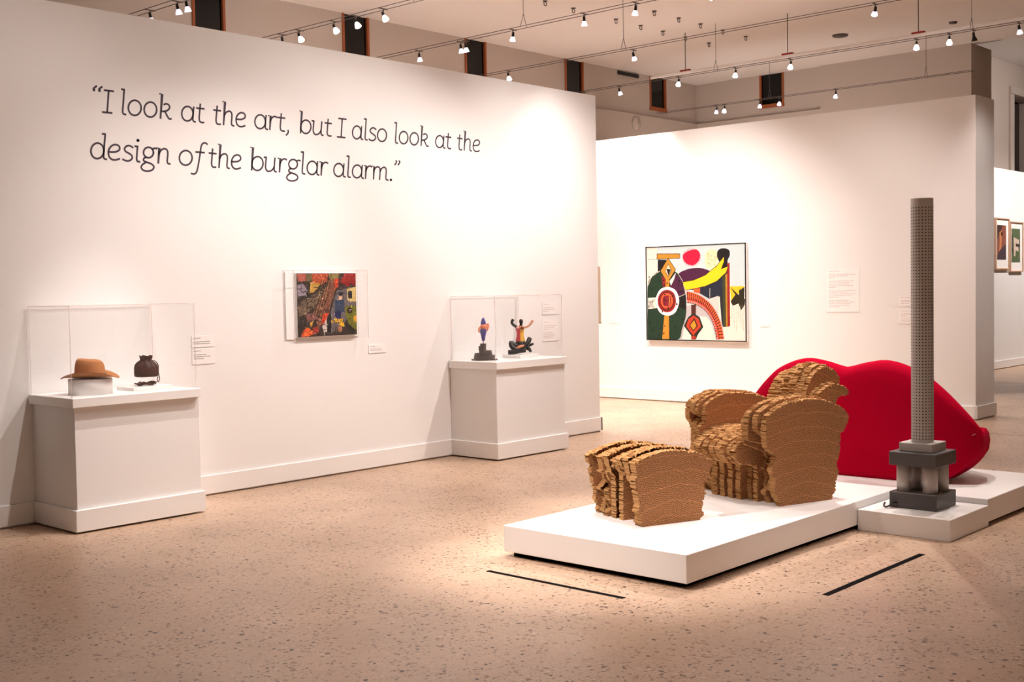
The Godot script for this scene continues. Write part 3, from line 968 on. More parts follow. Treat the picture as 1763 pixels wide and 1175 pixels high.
func vitrine(label: String, lo: Vector3, hi: Vector3, back_open := false) -> Node3D:
	var t := thing("acrylic_vitrine", label, "display case")
	var e := 0.006
	box("front_pane", Vector3(lo.x, lo.y, hi.z - e), Vector3(hi.x, hi.y, hi.z), M.acrylic, t)
	box("side_pane", Vector3(lo.x, lo.y, lo.z), Vector3(lo.x + e, hi.y, hi.z - e), M.acrylic, t)
	box("side_pane", Vector3(hi.x - e, lo.y, lo.z), Vector3(hi.x, hi.y, hi.z - e), M.acrylic, t)
	if not back_open:
		box("back_pane", Vector3(lo.x + e, lo.y, lo.z), Vector3(hi.x - e, hi.y, lo.z + e), M.acrylic, t)
	box("top_pane", Vector3(lo.x + e, hi.y - e, lo.z), Vector3(hi.x - e, hi.y, hi.z - e), M.acrylic, t)
	var st := begin()
	var g := 0.0024
	for p in [[lo.x, lo.z], [lo.x, hi.z], [hi.x, lo.z], [hi.x, hi.z]]:
		cbox(st, Vector3(p[0] - g, lo.y, p[1] - g), Vector3(p[0] + g, hi.y, p[1] + g))
	for z in [lo.z, hi.z]:
		cbox(st, Vector3(lo.x, hi.y - g, z - g), Vector3(hi.x, hi.y + g, z + g))
	for x in [lo.x, hi.x]:
		cbox(st, Vector3(x - g, hi.y - g, lo.z), Vector3(x + g, hi.y + g, hi.z))
	put("glued_edges", st, M.acrylic_edge, t)
	return t

func pedestals() -> void:
	pedestal("pedestal", "wider white pedestal against the quote partition carrying the hat case", 3.652, 4.60, -7.04, 0.80, 0.86, [3.643, 4.573])
	pedestal("pedestal", "white pedestal carrying the two figurines near the partition end", 7.54, 8.51, -7.03, 0.797, 0.864, [7.53, 8.49])
	vitrine("clear acrylic case over the hat and the leather pouch", Vector3(3.66, 0.86, -7.6), Vector3(4.56, 1.438, -7.06))
	vitrine("clear acrylic case over the two painted figurines", Vector3(7.565, 0.864, -7.6), Vector3(8.47, 1.437, -7.06))

func cased_objects() -> void:
	# --- hat on round stand
	var HX := 3.90
	var HZ := -7.27
	var st := begin()
	lathe(st, [Vector2(0, 0), Vector2(0.138, 0), Vector2(0.138, 0.098), Vector2(0.134, 0.102), Vector2(0, 0.102)], Vector3(HX, 0.86, HZ), 48)
	tag(put("hat_stand", st, M.white_gloss, self, true), "low round white drum under the brown hat", "stand")
	var felt := mat(Color(0.70, 0.48, 0.31), 0.85, 0.0, 0.25)
	felt.rim_enabled = true
	felt.rim = 0.3
	var hat := thing("felt_hat", "tan felt western hat with pinched crown on a white drum", "hat", Vector3(HX, 0.962, HZ), 50.0)
	var rows := []
	var seg := 56
	var prof := [[0.172, 0.0, 0], [0.176, 0.003, 0], [0.172, 0.006, 0], [0.150, 0.003, 0], [0.125, 0.001, 0], [0.105, 0.001, 0], [0.096, 0.006, 1], [0.093, 0.03, 1], [0.091, 0.06, 1], [0.087, 0.09, 1], [0.080, 0.112, 1], [0.070, 0.123, 1], [0.056, 0.118, 2], [0.036, 0.100, 2], [0.016, 0.090, 2], [0.0, 0.088, 2]]
	for p in prof:
		var row := []
		for k in seg:
			var a := TAU * k / seg
			var r: float = p[0]
			var e := Vector2(cos(a) * r * 0.86, sin(a) * r * 1.05)
			var yy: float = p[1]
			if p[2] == 0:
				var out := clampf((r - 0.10) / 0.075, 0.0, 1.0)
				yy += out * out * (0.040 * pow(absf(cos(a)), 2.0) - 0.010 * pow(absf(sin(a)), 4.0)) + 0.008
			elif p[2] == 1:
				# pinch at the front of the crown
				var pinch := clampf((yy - 0.03) / 0.09, 0.0, 1.0)
				e.x *= 1.0 - 0.20 * pinch * clampf(sin(a), 0.0, 1.0)
				yy += pinch * 0.010 * sin(a + PI)
			else:
				yy += 0.006 * absf(cos(a)) * r / 0.05
			row.append(Vector3(e.x, yy, e.y))
		rows.append(row)
	st = begin()
	grid(st, rows, true, false)
	put("crown_and_brim", st, felt, hat, true)
	rows = []
	for p in [[0.0985, 0.010], [0.0995, 0.014], [0.0975, 0.034], [0.0955, 0.037]]:
		var row := []
		for k in seg:
			var a := TAU * k / seg
			row.append(Vector3(cos(a) * p[0] * 0.86, p[1], sin(a) * p[0] * 1.05))
		rows.append(row)
	st = begin()
	grid(st, rows, true, false)
	put("hat_band", st, mat(Color(0.52, 0.32, 0.18), 0.7), hat, true)
	# --- riser, clear stand, pouch
	tag(box("riser_block", Vector3(4.17, 0.86, -7.42), Vector3(4.46, 0.884, -7.20), M.white_gloss, self, 0.002), "thin white riser block under the leather pouch", "riser")
	var cs := thing("clear_stand", "small clear acrylic shelf holding the leather pouch", "stand")
	box("shelf", Vector3(4.255, 0.938, -7.36), Vector3(4.405, 0.943, -7.25), M.acrylic, cs)
	box("support", Vector3(4.255, 0.884, -7.36), Vector3(4.405, 0.938, -7.355), M.acrylic, cs)
	var hide := mat(Color(0.27, 0.165, 0.14), 0.6, 0.0, 0.4)
	var pouch := thing("leather_pouch", "dark brown leather drawstring pouch on a clear shelf", "pouch", Vector3(4.33, 0.944, -7.305), -44.0)
	rows = []
	for p in [[0.0, 0.0], [0.07, 0.0], [0.078, 0.004], [0.079, 0.03], [0.077, 0.06], [0.07, 0.08], [0.055, 0.096], [0.040, 0.107], [0.034, 0.114], [0.036, 0.124], [0.040, 0.138], [0.042, 0.143], [0.036, 0.14], [0.02, 0.118], [0.0, 0.11]]:
		var row := []
		for k in 60:
			var a := TAU * k / 60
			var w := clampf((p[1] - 0.05) / 0.05, 0.0, 1.0)
			var r: float = p[0] * (1.0 + w * 0.11 * sin(a * 9.0 + p[1] * 20.0) + 0.02 * sin(a * 3.0))
			row.append(Vector3(cos(a) * r * 1.02, p[1] + w * 0.004 * sin(a * 5.0), sin(a) * r * 0.72))
		rows.append(row)
	st = begin()
	grid(st, rows, true, false)
	put("pouch_body", st, hide, pouch, true)
	st = begin()
	var coil := []
	for k in 40:
		var a := TAU * k / 20.0
		coil.append(Vector3(cos(a) * 0.032, 0.108 + k * 0.0002, sin(a) * 0.025))
	tube(st, coil, 0.0032, 6)
	tube(st, smooth_path([Vector3(0.03, 0.108, 0.0), Vector3(0.062, 0.106, 0.012), Vector3(0.085, 0.08, 0.02), Vector3(0.086, 0.03, 0.022), Vector3(0.092, -0.015, 0.02), Vector3(0.082, -0.036, 0.02), Vector3(0.076, -0.02, 0.02), Vector3(0.082, 0.0, 0.02)]), 0.0032, 6)
	put("drawstring", st, hide, pouch, true)
	st = begin()
	var strap := []
	for k in 90:
		var a := TAU * k / 22.0
		var r := 0.036 + 0.016 * sin(k * 0.37)
		strap.append(Vector3(4.31 + cos(a) * r * 1.5, 0.8895 + 0.011 * (k / 90.0) + 0.008 * absf(sin(k * 0.71)), -7.285 + sin(a) * r * 0.7))
	tube(st, strap, 0.0052, 6)
	tube(st, smooth_path([Vector3(4.27, 0.8895, -7.27), Vector3(4.235, 0.892, -7.25), Vector3(4.225, 0.905, -7.24), Vector3(4.25, 0.918, -7.25)]), 0.004, 6)
	tag(put("coiled_strap", st, hide, self, true), "dark brown leather strap coiled on the riser below the pouch", "strap")
	# --- figurine on stepped base
	var iron := mat(Color(0.29, 0.235, 0.215), 0.6, 0.2)
	var blue := mat(Color(0.24, 0.19, 0.52), 0.5)
	var flesh := mat(Color(0.90, 0.52, 0.34), 0.55)
	var fg := thing("painted_figurine", "blue and orange painted figurine on a dark stepped base", "figurine", Vector3(7.70, 0.864, -7.33), -46.0)
	# base: plate and irregular tiers
	var tiers := [[0.108, 0.0, 0.012, 0.0], [0.088, 0.012, 0.046, 0.01], [0.076, 0.046, 0.066, -0.006], [0.052, 0.066, 0.088, 0.012], [0.032, 0.088, 0.128, -0.012], [0.027, 0.128, 0.15, -0.004]]
	for q in tiers:
		st = begin()
		var ring := []
		var n := 10
		for k in n:
			var a := TAU * k / n
			var r: float = q[0] * (1.0 + rng.randf_range(-0.08, 0.10))
			ring.append(Vector2(cos(a) * r * 1.05 + q[3], sin(a) * r * 0.8))
		for k in n:
			var a: Vector2 = ring[k]
			var b: Vector2 = ring[(k + 1) % n]
			var nn := Vector3(a.x + b.x, 0, a.y + b.y).normalized()
			quad(st, Vector3(a.x, q[1], a.y), Vector3(b.x, q[1], b.y), Vector3(b.x, q[2], b.y), Vector3(a.x, q[2], a.y), nn)
			tri(st, Vector3(a.x, q[2], a.y), Vector3(b.x, q[2], b.y), Vector3(q[3], q[2], 0), Vector3.UP)
			tri(st, Vector3(a.x, q[1], a.y), Vector3(b.x, q[1], b.y), Vector3(q[3], q[1], 0), Vector3.DOWN)
		put("base_tier", st, iron, fg)
	st = begin()
	tube(st, [Vector3(-0.004, 0.145, 0), Vector3(-0.004, 0.185, 0)], 0.004)
	put("pin", st, iron, fg, true)
	st = begin()
	lathe(st, [Vector2(0, 0.172), Vector2(0.012, 0.175), Vector2(0.016, 0.195), Vector2(0.02, 0.22), Vector2(0.029, 0.255), Vector2(0.028, 0.275), Vector2(0.02, 0.286), Vector2(0, 0.288)], Vector3(-0.002, 0, 0), 18)
	put("lower_body", st, blue, fg, true)
	st = begin()
	lathe(st, [Vector2(0, 0.276), Vector2(0.024, 0.28), Vector2(0.032, 0.295), Vector2(0.03, 0.312), Vector2(0.018, 0.325), Vector2(0, 0.33)], Vector3(0.003, 0, 0), 16)
	tube(st, [Vector3(-0.02, 0.305, 0), Vector3(-0.038, 0.285, 0.004), Vector3(-0.041, 0.262, 0.008), Vector3(-0.033, 0.248, 0.01)], [0.009, 0.008, 0.007, 0.006], 8)
	tube(st, [Vector3(0.02, 0.31, 0), Vector3(0.044, 0.325, 0.0), Vector3(0.047, 0.305, 0.004), Vector3(0.038, 0.28, 0.01), Vector3(0.032, 0.262, 0.012)], [0.010, 0.010, 0.009, 0.008, 0.006], 8)
	put("torso_and_arms", st, flesh, fg, true)
	st = begin()
	lathe(st, [Vector2(0, 0.314), Vector2(0.018, 0.316), Vector2(0.025, 0.325), Vector2(0.02, 0.35), Vector2(0.012, 0.372), Vector2(0.006, 0.38), Vector2(0, 0.382)], Vector3(0.0, 0, 0), 16)
	put("head", st, blue, fg, true)
	# --- dancing figurine on low block
	tag(box("riser_block", Vector3(8.05, 0.864, -7.43), Vector3(8.31, 0.893, -7.21), M.white_gloss, self, 0.002), "thin white riser block under the black figurine", "riser")
	var black := mat(Color(0.09, 0.075, 0.07), 0.45, 0.0, 0.5)
	var d := thing("painted_figurine", "black figurine with raised arms, crossed legs and coloured bathing suit", "figurine", Vector3(8.18, 0.9015, -7.32), -46.0)
	st = begin()
	# crossed legs, hips, neck and head, one raised arm
	tube(st, smooth_path([Vector3(0.02, 0.055, 0), Vector3(-0.05, 0.075, 0.035), Vector3(-0.085, 0.10, 0.03), Vector3(-0.075, 0.06, 0.05), Vector3(-0.02, 0.03, 0.06), Vector3(0.045, 0.035, 0.055)], 5), 0.023, 9)
	tube(st, smooth_path([Vector3(-0.01, 0.05, 0), Vector3(0.05, 0.07, 0.02), Vector3(0.085, 0.135, 0.015), Vector3(0.06, 0.09, 0.045), Vector3(0.0, 0.035, 0.06), Vector3(-0.06, 0.018, 0.065), Vector3(-0.115, 0.016, 0.06)], 5), 0.0225, 9)
	tube(st, [Vector3(0.04, 0.06, 0.01), Vector3(0.08, 0.04, 0.02), Vector3(0.095, 0.014, 0.03)], [0.024, 0.018, 0.012], 8)
	tube(st, [Vector3(0.04, 0.07, -0.01), Vector3(0.10, 0.078, 0.0), Vector3(0.122, 0.088, 0.004)], [0.02, 0.013, 0.010], 8)
	lathe(st, [Vector2(0, 0.006), Vector2(0.035, 0.008), Vector2(0.052, 0.03), Vector2(0.05, 0.07), Vector2(0.046, 0.105), Vector2(0.03, 0.125), Vector2(0, 0.13)], Vector3(0, 0, 0), 18)
	tube(st, [Vector3(0.0, 0.23, 0), Vector3(0.008, 0.262, 0), Vector3(0.01, 0.278, 0), Vector3(0.01, 0.30, 0), Vector3(0.01, 0.315, 0)], [0.022, 0.012, 0.015, 0.019, 0.012], 10)
	tube(st, smooth_path([Vector3(-0.03, 0.245, 0), Vector3(-0.062, 0.265, 0), Vector3(-0.075, 0.29, 0), Vector3(-0.062, 0.317, 0)], 4), 0.0135, 9)
	put("body", st, black, d, true)
	var cols := [Color(0.80, 0.28, 0.30), Color(0.93, 0.72, 0.28)]
	for s in 2:
		st = begin()
		rows = []
		for p in [[0.036, 0.095], [0.044, 0.12], [0.035, 0.155], [0.032, 0.18], [0.037, 0.21], [0.043, 0.235], [0.026, 0.254]]:
			var row := []
			for k in 11:
				var a := PI * (k / 10.0) + (PI * 0.5 if s == 0 else -PI * 0.5)
				row.append(Vector3(cos(a) * p[0] * 1.02, p[1], sin(a) * p[0] * 0.85 + 0.004))
			rows.append(row)
		grid(st, rows, false, false)
		put("bathing_suit", st, mat(cols[s], 0.5), d, true)
	st = begin()
	tube(st, smooth_path([Vector3(0.025, 0.24, 0.005), Vector3(0.06, 0.245, 0.01), Vector3(0.09, 0.265, 0.012), Vector3(0.105, 0.285, 0.014), Vector3(0.118, 0.305, 0.014)], 4), 0.0115, 9)
	put("arm", st, mat(Color(0.88, 0.66, 0.55), 0.5), d, true)
	st = begin()
	lathe(st, [Vector2(0, -0.018), Vector2(0.013, -0.012), Vector2(0.018, 0), Vector2(0.013, 0.012), Vector2(0, 0.018)], Vector3(0.018, 0.235, 0.035), 12)
	put("breast", st, mat(Color(0.45, 0.26, 0.20), 0.5), d, true)
	st = begin()
	lathe(st, [Vector2(0, -0.016), Vector2(0.012, -0.010), Vector2(0.016, 0), Vector2(0.012, 0.010), Vector2(0, 0.016)], Vector3(-0.022, 0.238, 0.033), 12)
	put("breast", st, mat(Color(0.85, 0.70, 0.62), 0.5), d, true)
	st = begin()
	tube(st, [Vector3(-0.045, 0.052, 0.066), Vector3(-0.005, 0.066, 0.075), Vector3(0.03, 0.075, 0.07)], [0.008, 0.013, 0.008], 8)
	put("painted_patch", st, mat(Color(0.85, 0.55, 0.42), 0.5), d, true)

# ------------------------------------------------------------------ pictures on the walls
func wall_art() -> void:
	# thick painting in a wall case
	var v := vitrine("clear acrylic wall case around the thick crowded painting", Vector3(5.735, 1.118, -7.6195), Vector3(6.49, 1.672, -7.49), true)
	var im := Image.create(320, 272, false, Image.FORMAT_RGB8)
	im.fill(Color(0.22, 0.18, 0.16))
	var f := func(a: Array) -> Array:
		var out := []
		for i in range(0, a.size(), 2):
			out.append(Vector2((a[i] - 222.0) / 746.0 * 320.0, (a[i + 1] - 228.0) / 780.0 * 272.0))
		return out
	var shapes := [
		[[222, 235, 340, 232, 335, 320, 240, 330], Color(0.66, 0.35, 0.30)],
		[[225, 370, 300, 350, 350, 440, 330, 500, 235, 510], Color(0.55, 0.50, 0.54)],
		[[340, 240, 430, 232, 420, 320, 345, 330], Color(0.42, 0.38, 0.24)],
		[[410, 235, 610, 230, 600, 330, 520, 370, 420, 350], Color(0.66, 0.30, 0.18)],
		[[395, 330, 520, 360, 420, 470, 375, 470], Color(0.74, 0.58, 0.26)],
		[[610, 235, 760, 228, 740, 300, 640, 320], Color(0.50, 0.44, 0.26)],
		[[230, 600, 560, 420, 590, 460, 330, 740, 240, 760], Color(0.42, 0.35, 0.28)],
		[[640, 300, 720, 310, 700, 440, 600, 740, 500, 900, 470, 960, 430, 700, 560, 460], Color(0.47, 0.30, 0.22)],
		[[690, 300, 745, 290, 740, 400, 690, 430], Color(0.78, 0.25, 0.12)],
		[[820, 235, 968, 228, 968, 380, 860, 400, 760, 340], Color(0.58, 0.14, 0.13)],
		[[720, 440, 960, 400, 968, 660, 830, 830, 640, 980, 580, 980, 620, 760], Color(0.40, 0.37, 0.38)],
		[[850, 430, 965, 400, 968, 590, 850, 580], Color(0.82, 0.72, 0.46)],
		[[860, 460, 915, 450, 915, 545, 865, 550], Color(0.17, 0.15, 0.14)],
		[[810, 660, 900, 630, 968, 650, 968, 940, 900, 960, 830, 780], Color(0.42, 0.42, 0.12)],
		[[690, 560, 810, 560, 815, 720, 690, 720], Color(0.20, 0.26, 0.36)],
		[[680, 700, 770, 700, 760, 800, 690, 800], Color(0.13, 0.14, 0.32)],
		[[745, 515, 785, 515, 785, 560, 745, 560], Color(0.85, 0.66, 0.52)],
		[[735, 470, 800, 470, 790, 510, 745, 510], Color(0.10, 0.11, 0.18)],
		[[640, 815, 790, 800, 790, 840, 640, 850], Color(0.85, 0.65, 0.16)],
		[[730, 870, 775, 830, 805, 870, 790, 905], Color(0.92, 0.70, 0.12)],
		[[715, 890, 775, 890, 770, 970, 730, 965], Color(0.66, 0.45, 0.33)],
		[[540, 740, 610, 720, 580, 800, 530, 870, 515, 820], Color(0.82, 0.27, 0.14)],
		[[570, 640, 620, 640, 610, 720, 575, 730], Color(0.38, 0.22, 0.19)],
		[[525, 890, 580, 790, 580, 960, 540, 960], Color(0.80, 0.76, 0.72)],
		[[585, 800, 640, 720, 635, 970, 585, 975], Color(0.12, 0.11, 0.11)],
		[[320, 730, 460, 715, 470, 800, 330, 820], Color(0.50, 0.32, 0.30)],
		[[375, 830, 405, 825, 405, 890, 378, 890], Color(0.84, 0.62, 0.16)],
		[[260, 1000, 290, 930, 340, 890, 400, 930, 405, 985, 330, 1010], Color(0.88, 0.36, 0.14)],
		[[400, 900, 460, 890, 480, 960, 420, 985], Color(0.70, 0.22, 0.16)],
		[[800, 870, 850, 860, 960, 960, 900, 985], Color(0.12, 0.12, 0.10)],
		[[925, 780, 968, 760, 968, 850, 930, 840], Color(0.86, 0.62, 0.20)],
	]
	for s in shapes:
		fill_poly(im, f.call(s[0]), s[1])
	for k in 9:
		stroke(im, f.call([640 - k * 14.0, 320, 600 - k * 16.0, 500, 520 - k * 16.0, 760]), 2.0, Color(0.72, 0.56, 0.38) if k % 2 else Color(0.24, 0.15, 0.12))
	for k in 6:
		stroke(im, f.call([650 + k * 26.0, 850, 665 + k * 26.0, 812]), 3.0, Color(0.12, 0.11, 0.14))
	for a in [[565, 372, 24], [770, 415, 26], [905, 385, 22], [880, 700, 36], [590, 680, 14]]:
		fill_poly(im, f.call([]) if false else oval((a[0] - 222.0) / 746.0 * 320.0, (a[1] - 228.0) / 780.0 * 272.0, a[2] * 0.42, a[2] * 0.36), Color(0.13, 0.10, 0.10))
		fill_poly(im, oval((a[0] - 222.0) / 746.0 * 320.0, (a[1] - 228.0) / 780.0 * 272.0, a[2] * 0.2, a[2] * 0.17), Color(0.45, 0.34, 0.30))
	# restless brushwork
	for k in 900:
		var x := rng.randf_range(0, 320)
		var y := rng.randf_range(0, 272)
		var c := im.get_pixel(int(x) % 320, int(y) % 272)
		var dd := rng.randf_range(-0.24, 0.30)
		var an := rng.randf() * TAU
		stroke(im, [Vector2(x, y), Vector2(x, y) + Vector2(cos(an), sin(an)) * rng.randf_range(4, 13)], rng.randf_range(1.2, 3.0), Color(clampf(c.r + dd, 0, 1), clampf(c.g + dd, 0, 1), clampf(c.b + dd, 0, 1)))
	for k in 150:
		var x := rng.randf_range(0, 150)
		var y := rng.randf_range(60, 270)
		var an := rng.randf() * TAU
		stroke(im, [Vector2(x, y), Vector2(x, y) + Vector2(cos(an), sin(an)) * rng.randf_range(6, 20)], rng.randf_range(1.5, 3.4), Color(0.07, 0.06, 0.06))
	var p := thing("thick_painting", "crowded thick street painting in brown, red and orange inside a clear wall case", "painting")
	box("mounting_board", Vector3(5.745, 1.128, -7.619), Vector3(6.480, 1.662, -7.609), M.white, p)
	box("panel", Vector3(5.836, 1.143, -7.609), Vector3(6.446, 1.652, -7.583), M.white, p, 0.002)
	sheet("painted_face", Vector3(6.141, 1.3975, -7.5825), Vector3(0.304, 0, 0), Vector3(0, 0.2535, 0), picture_material(im, 0.5, 0.15), p)
	# large abstract painting
	abstract_painting()
	# picture seen edge-on on the partition end
	var fr := thing("framed_picture", "thin pale framed picture seen edge-on at the end of the quote partition", "framed picture")
	box("frame", Vector3(9.742, 1.13, -8.06), Vector3(9.80, 1.712, -7.635), mat(Color(0.80, 0.72, 0.62), 0.5), fr, 0.004)
	box("frame_foot", Vector3(9.742, 1.122, -8.06), Vector3(9.806, 1.132, -7.632), mat(Color(0.66, 0.50, 0.26), 0.4, 0.3), fr, 0.002)
	sheet("print", Vector3(9.8005, 1.42, -7.85), Vector3(0, 0, -0.17), Vector3(0, 0.24, 0), M.card, fr)
	# two framed prints in the gallery beyond
	var wood := mat(Color(0.80, 0.66, 0.55), 0.5)
	for k in 2:
		var cx := 20.425 if k == 0 else 21.09
		var cy := 2.108 if k == 0 else 2.065
		var t := thing("framed_print", ["framed print of a reclining figure in browns on the far partition", "framed print of a pale letter shape on green on the far partition"][k], "framed print")
		box("frame_rail", Vector3(cx - 0.31, cy + 0.41, -7.39), Vector3(cx + 0.31, cy + 0.43, -7.35), wood, t, 0.002)
		box("frame_rail", Vector3(cx - 0.31, cy - 0.43, -7.39), Vector3(cx + 0.31, cy - 0.41, -7.35), wood, t, 0.002)
		box("frame_stile", Vector3(cx - 0.31, cy - 0.41, -7.39), Vector3(cx - 0.29, cy + 0.41, -7.35), wood, t, 0.002)
		box("frame_stile", Vector3(cx + 0.29, cy - 0.41, -7.39), Vector3(cx + 0.31, cy + 0.41, -7.35), wood, t, 0.002)
		box("mount", Vector3(cx - 0.29, cy - 0.41, -7.39), Vector3(cx + 0.29, cy + 0.41, -7.37), M.card, t)
		var g := Image.create(96, 136, false, Image.FORMAT_RGB8)
		if k == 0:
			g.fill(Color(0.30, 0.22, 0.20))
			fill_poly(g, [Vector2(0, 60), Vector2(60, 0), Vector2(96, 0), Vector2(96, 136), Vector2(0, 136)], Color(0.55, 0.34, 0.28))
			fill_poly(g, [Vector2(22, 30), Vector2(52, 18), Vector2(48, 60), Vector2(40, 100), Vector2(20, 104), Vector2(28, 60)], Color(0.78, 0.52, 0.34))
			fill_poly(g, oval(50, 34, 9, 9), Color(0.22, 0.16, 0.15))
			fill_poly(g, [Vector2(0, 120), Vector2(30, 98), Vector2(96, 70), Vector2(96, 136), Vector2(0, 136)], Color(0.31, 0.26, 0.28))
		else:
			g.fill(Color(0.36, 0.42, 0.30))
			fill_poly(g, [Vector2(0, 25), Vector2(14, 25), Vector2(14, 100), Vector2(0, 100)], Color(0.27, 0.27, 0.26))
			fill_poly(g, [Vector2(24, 34), Vector2(84, 44), Vector2(84, 62), Vector2(46, 58), Vector2(46, 70), Vector2(78, 74), Vector2(78, 90), Vector2(46, 86), Vector2(44, 112), Vector2(26, 108)], Color(0.82, 0.74, 0.68))
			fill_poly(g, [Vector2(50, 60), Vector2(92, 62), Vector2(92, 72), Vector2(50, 68)], Color(0.24, 0.2, 0.18))
		speckle(g, 0.05, 900, 4)
		sheet("print", Vector3(cx - 0.02, cy + 0.02, -7.3695), Vector3(0.205, 0, 0), Vector3(0, 0.29, 0), picture_material(g, 0.4), t)

func abstract_painting() -> void:
	var W := 1024
	var H := 836
	var im := Image.create(W, H, false, Image.FORMAT_RGB8)
	var f := func(a: Array) -> Array:
		var out := []
		for i in range(0, a.size(), 2):
			var x: float = a[i]
			var y: float = a[i + 1]
			var tp := 185.0 - 0.0494 * (x - 163.0)
			var bt := 998.0 + 0.0195 * (x - 182.0)
			out.append(Vector2((x - 163.0 - (y - 165.0) * 0.0225) / 870.0 * W, (y - tp) / (bt - tp) * H))
		return out
	var sm := func(a: Array) -> Array:
		var p: Array = f.call(a)
		return smooth_closed(p, 6)
	im.fill(Color(0.745, 0.80, 0.81))
	var green := Color(0.10, 0.20, 0.135)
	var gold := Color(0.76, 0.52, 0.17)
	var ink := Color(0.075, 0.06, 0.065)
	var plum := Color(0.28, 0.09, 0.22)
	var navy := Color(0.12, 0.14, 0.20)
	var cream := Color(0.89, 0.85, 0.80)
	var yellow := Color(0.95, 0.78, 0.10)
	var orange := Color(0.87, 0.36, 0.19)
	# grounds
	fill_poly(im, f.call([163, 185, 265, 180, 272, 400, 170, 520]), cream)
	fill_poly(im, f.call([905, 520, 1045, 520, 1052, 1015, 700, 1010, 640, 760, 820, 600]), cream)
	fill_poly(im, f.call([470, 1000, 520, 700, 700, 680, 840, 1005]), Color(0.70, 0.68, 0.69))
	fill_poly(im, f.call([500, 1000, 520, 880, 640, 790, 720, 800, 760, 860, 800, 1005]), cream)
	fill_poly(im, f.call([270, 290, 350, 290, 330, 420, 272, 400]), ink)
	# pale scribble by the dark head
	fill_poly(im, sm.call([700, 230, 760, 195, 810, 230, 800, 330, 740, 380, 700, 330]), Color(0.90, 0.84, 0.66))
	# dark head and trunk
	fill_poly(im, sm.call([800, 260, 808, 205, 850, 185, 900, 200, 908, 250, 890, 300, 900, 400, 840, 410, 830, 330]), ink)
	fill_poly(im, f.call([780, 420, 905, 330, 905, 880, 850, 890, 825, 600, 780, 560]), Color(0.13, 0.14, 0.15))
	# plum dome
	fill_poly(im, sm.call([395, 500, 440, 430, 520, 380, 620, 362, 710, 375, 800, 430, 850, 480, 830, 600, 700, 570, 540, 550]), plum)
	fill_poly(im, f.call([640, 520, 850, 440, 850, 610, 740, 640, 655, 590]), navy)
	fill_poly(im, f.call([730, 640, 815, 610, 825, 760, 790, 800, 740, 700]), Color(0.78, 0.76, 0.73))
	# colour bars
	fill_poly(im, f.call([848, 430, 872, 430, 885, 888, 862, 890]), Color(0.22, 0.24, 0.13))
	fill_poly(im, f.call([872, 420, 888, 410, 900, 885, 885, 888]), Color(0.66, 0.48, 0.16))
	fill_poly(im, f.call([886, 320, 907, 312, 920, 880, 898, 890]), Color(0.56, 0.10, 0.10))
	# side flag
	fill_poly(im, f.call([912, 525, 1030, 522, 1030, 560, 970, 600, 925, 660]), Color(0.86, 0.72, 0.13))
	fill_poly(im, f.call([915, 530, 985, 600, 1042, 640, 1040, 690, 985, 680, 940, 700, 920, 660, 960, 600]), Color(0.14, 0.12, 0.06))
	fill_poly(im, f.call([990, 560, 1035, 530, 1035, 700, 1010, 740, 990, 690]), Color(0.15, 0.13, 0.07))
	for k in 9:
		stroke(im, f.call([915 + k * 15.0, 690, 913 + k * 15.0, 780 + (k * 37) % 150]), 2.5, Color(0.55, 0.50, 0.36))
	# green body
	fill_poly(im, sm.call([178, 520, 215, 440, 290, 390, 400, 380, 480, 440, 520, 540, 535, 680, 530, 800, 500, 900, 470, 998, 330, 1000, 185, 998, 178, 760]), green)
	fill_poly(im, f.call([380, 530, 440, 420, 490, 470, 525, 590, 440, 625, 390, 560]), plum)
	fill_poly(im, f.call([440, 640, 530, 600, 535, 730, 440, 705]), ink)
	fill_poly(im, f.call([182, 630, 262, 625, 268, 720, 184, 730]), cream)
	stroke(im, f.call([180, 520, 215, 440, 290, 390]), 5, cream)
	stroke(im, f.call([440, 385, 500, 480, 528, 595, 450, 625]), 4, cream)
	fill_poly(im, f.call([380, 480, 440, 400, 420, 470, 395, 520]), cream)
	# gold T and lozenge, lower post
	fill_poly(im, f.call([262, 238, 472, 236, 472, 276, 262, 286]), gold)
	fill_poly(im, f.call([365, 275, 435, 375, 378, 470, 378, 540, 345, 540, 345, 470, 295, 390]), gold)
	fill_poly(im, f.call([365, 325, 398, 380, 368, 440, 338, 392]), Color(0.86, 0.78, 0.64))
	fill_poly(im, f.call([350, 370, 392, 375, 370, 430]), ink)
	fill_poly(im, f.call([335, 760, 380, 760, 385, 998, 315, 998]), gold)
	fill_poly(im, f.call([308, 430, 345, 470, 345, 530, 320, 530]), Color(0.55, 0.12, 0.16))
	for l in [[262, 238, 472, 236, 472, 276, 262, 286, 262, 238], [365, 275, 435, 375, 378, 470], [365, 275, 295, 390, 345, 470], [365, 325, 398, 380, 368, 440, 338, 392, 365, 325], [335, 780, 315, 998], [380, 780, 385, 998]]:
		stroke(im, f.call(l), 4.6, ink)
	# target
	fill_poly(im, f.call([]) if false else sm.call([362, 532, 430, 556, 465, 620, 466, 690, 430, 765, 365, 788, 300, 765, 262, 700, 258, 625, 295, 555]), Color(0.95, 0.93, 0.90))
	fill_poly(im, sm.call([358, 557, 415, 580, 440, 640, 436, 700, 405, 745, 358, 758, 312, 742, 278, 695, 276, 630, 303, 580]), Color(0.66, 0.13, 0.11))
	for k in 30:
		var a := TAU * k / 30.0
		stroke(im, f.call([358 + cos(a) * 60, 657 + sin(a) * 74, 358 + cos(a) * 77, 657 + sin(a) * 94]), 9, ink)
	fill_poly(im, sm.call([357, 588, 395, 602, 414, 655, 395, 705, 357, 722, 320, 705, 302, 655, 320, 602]), orange)
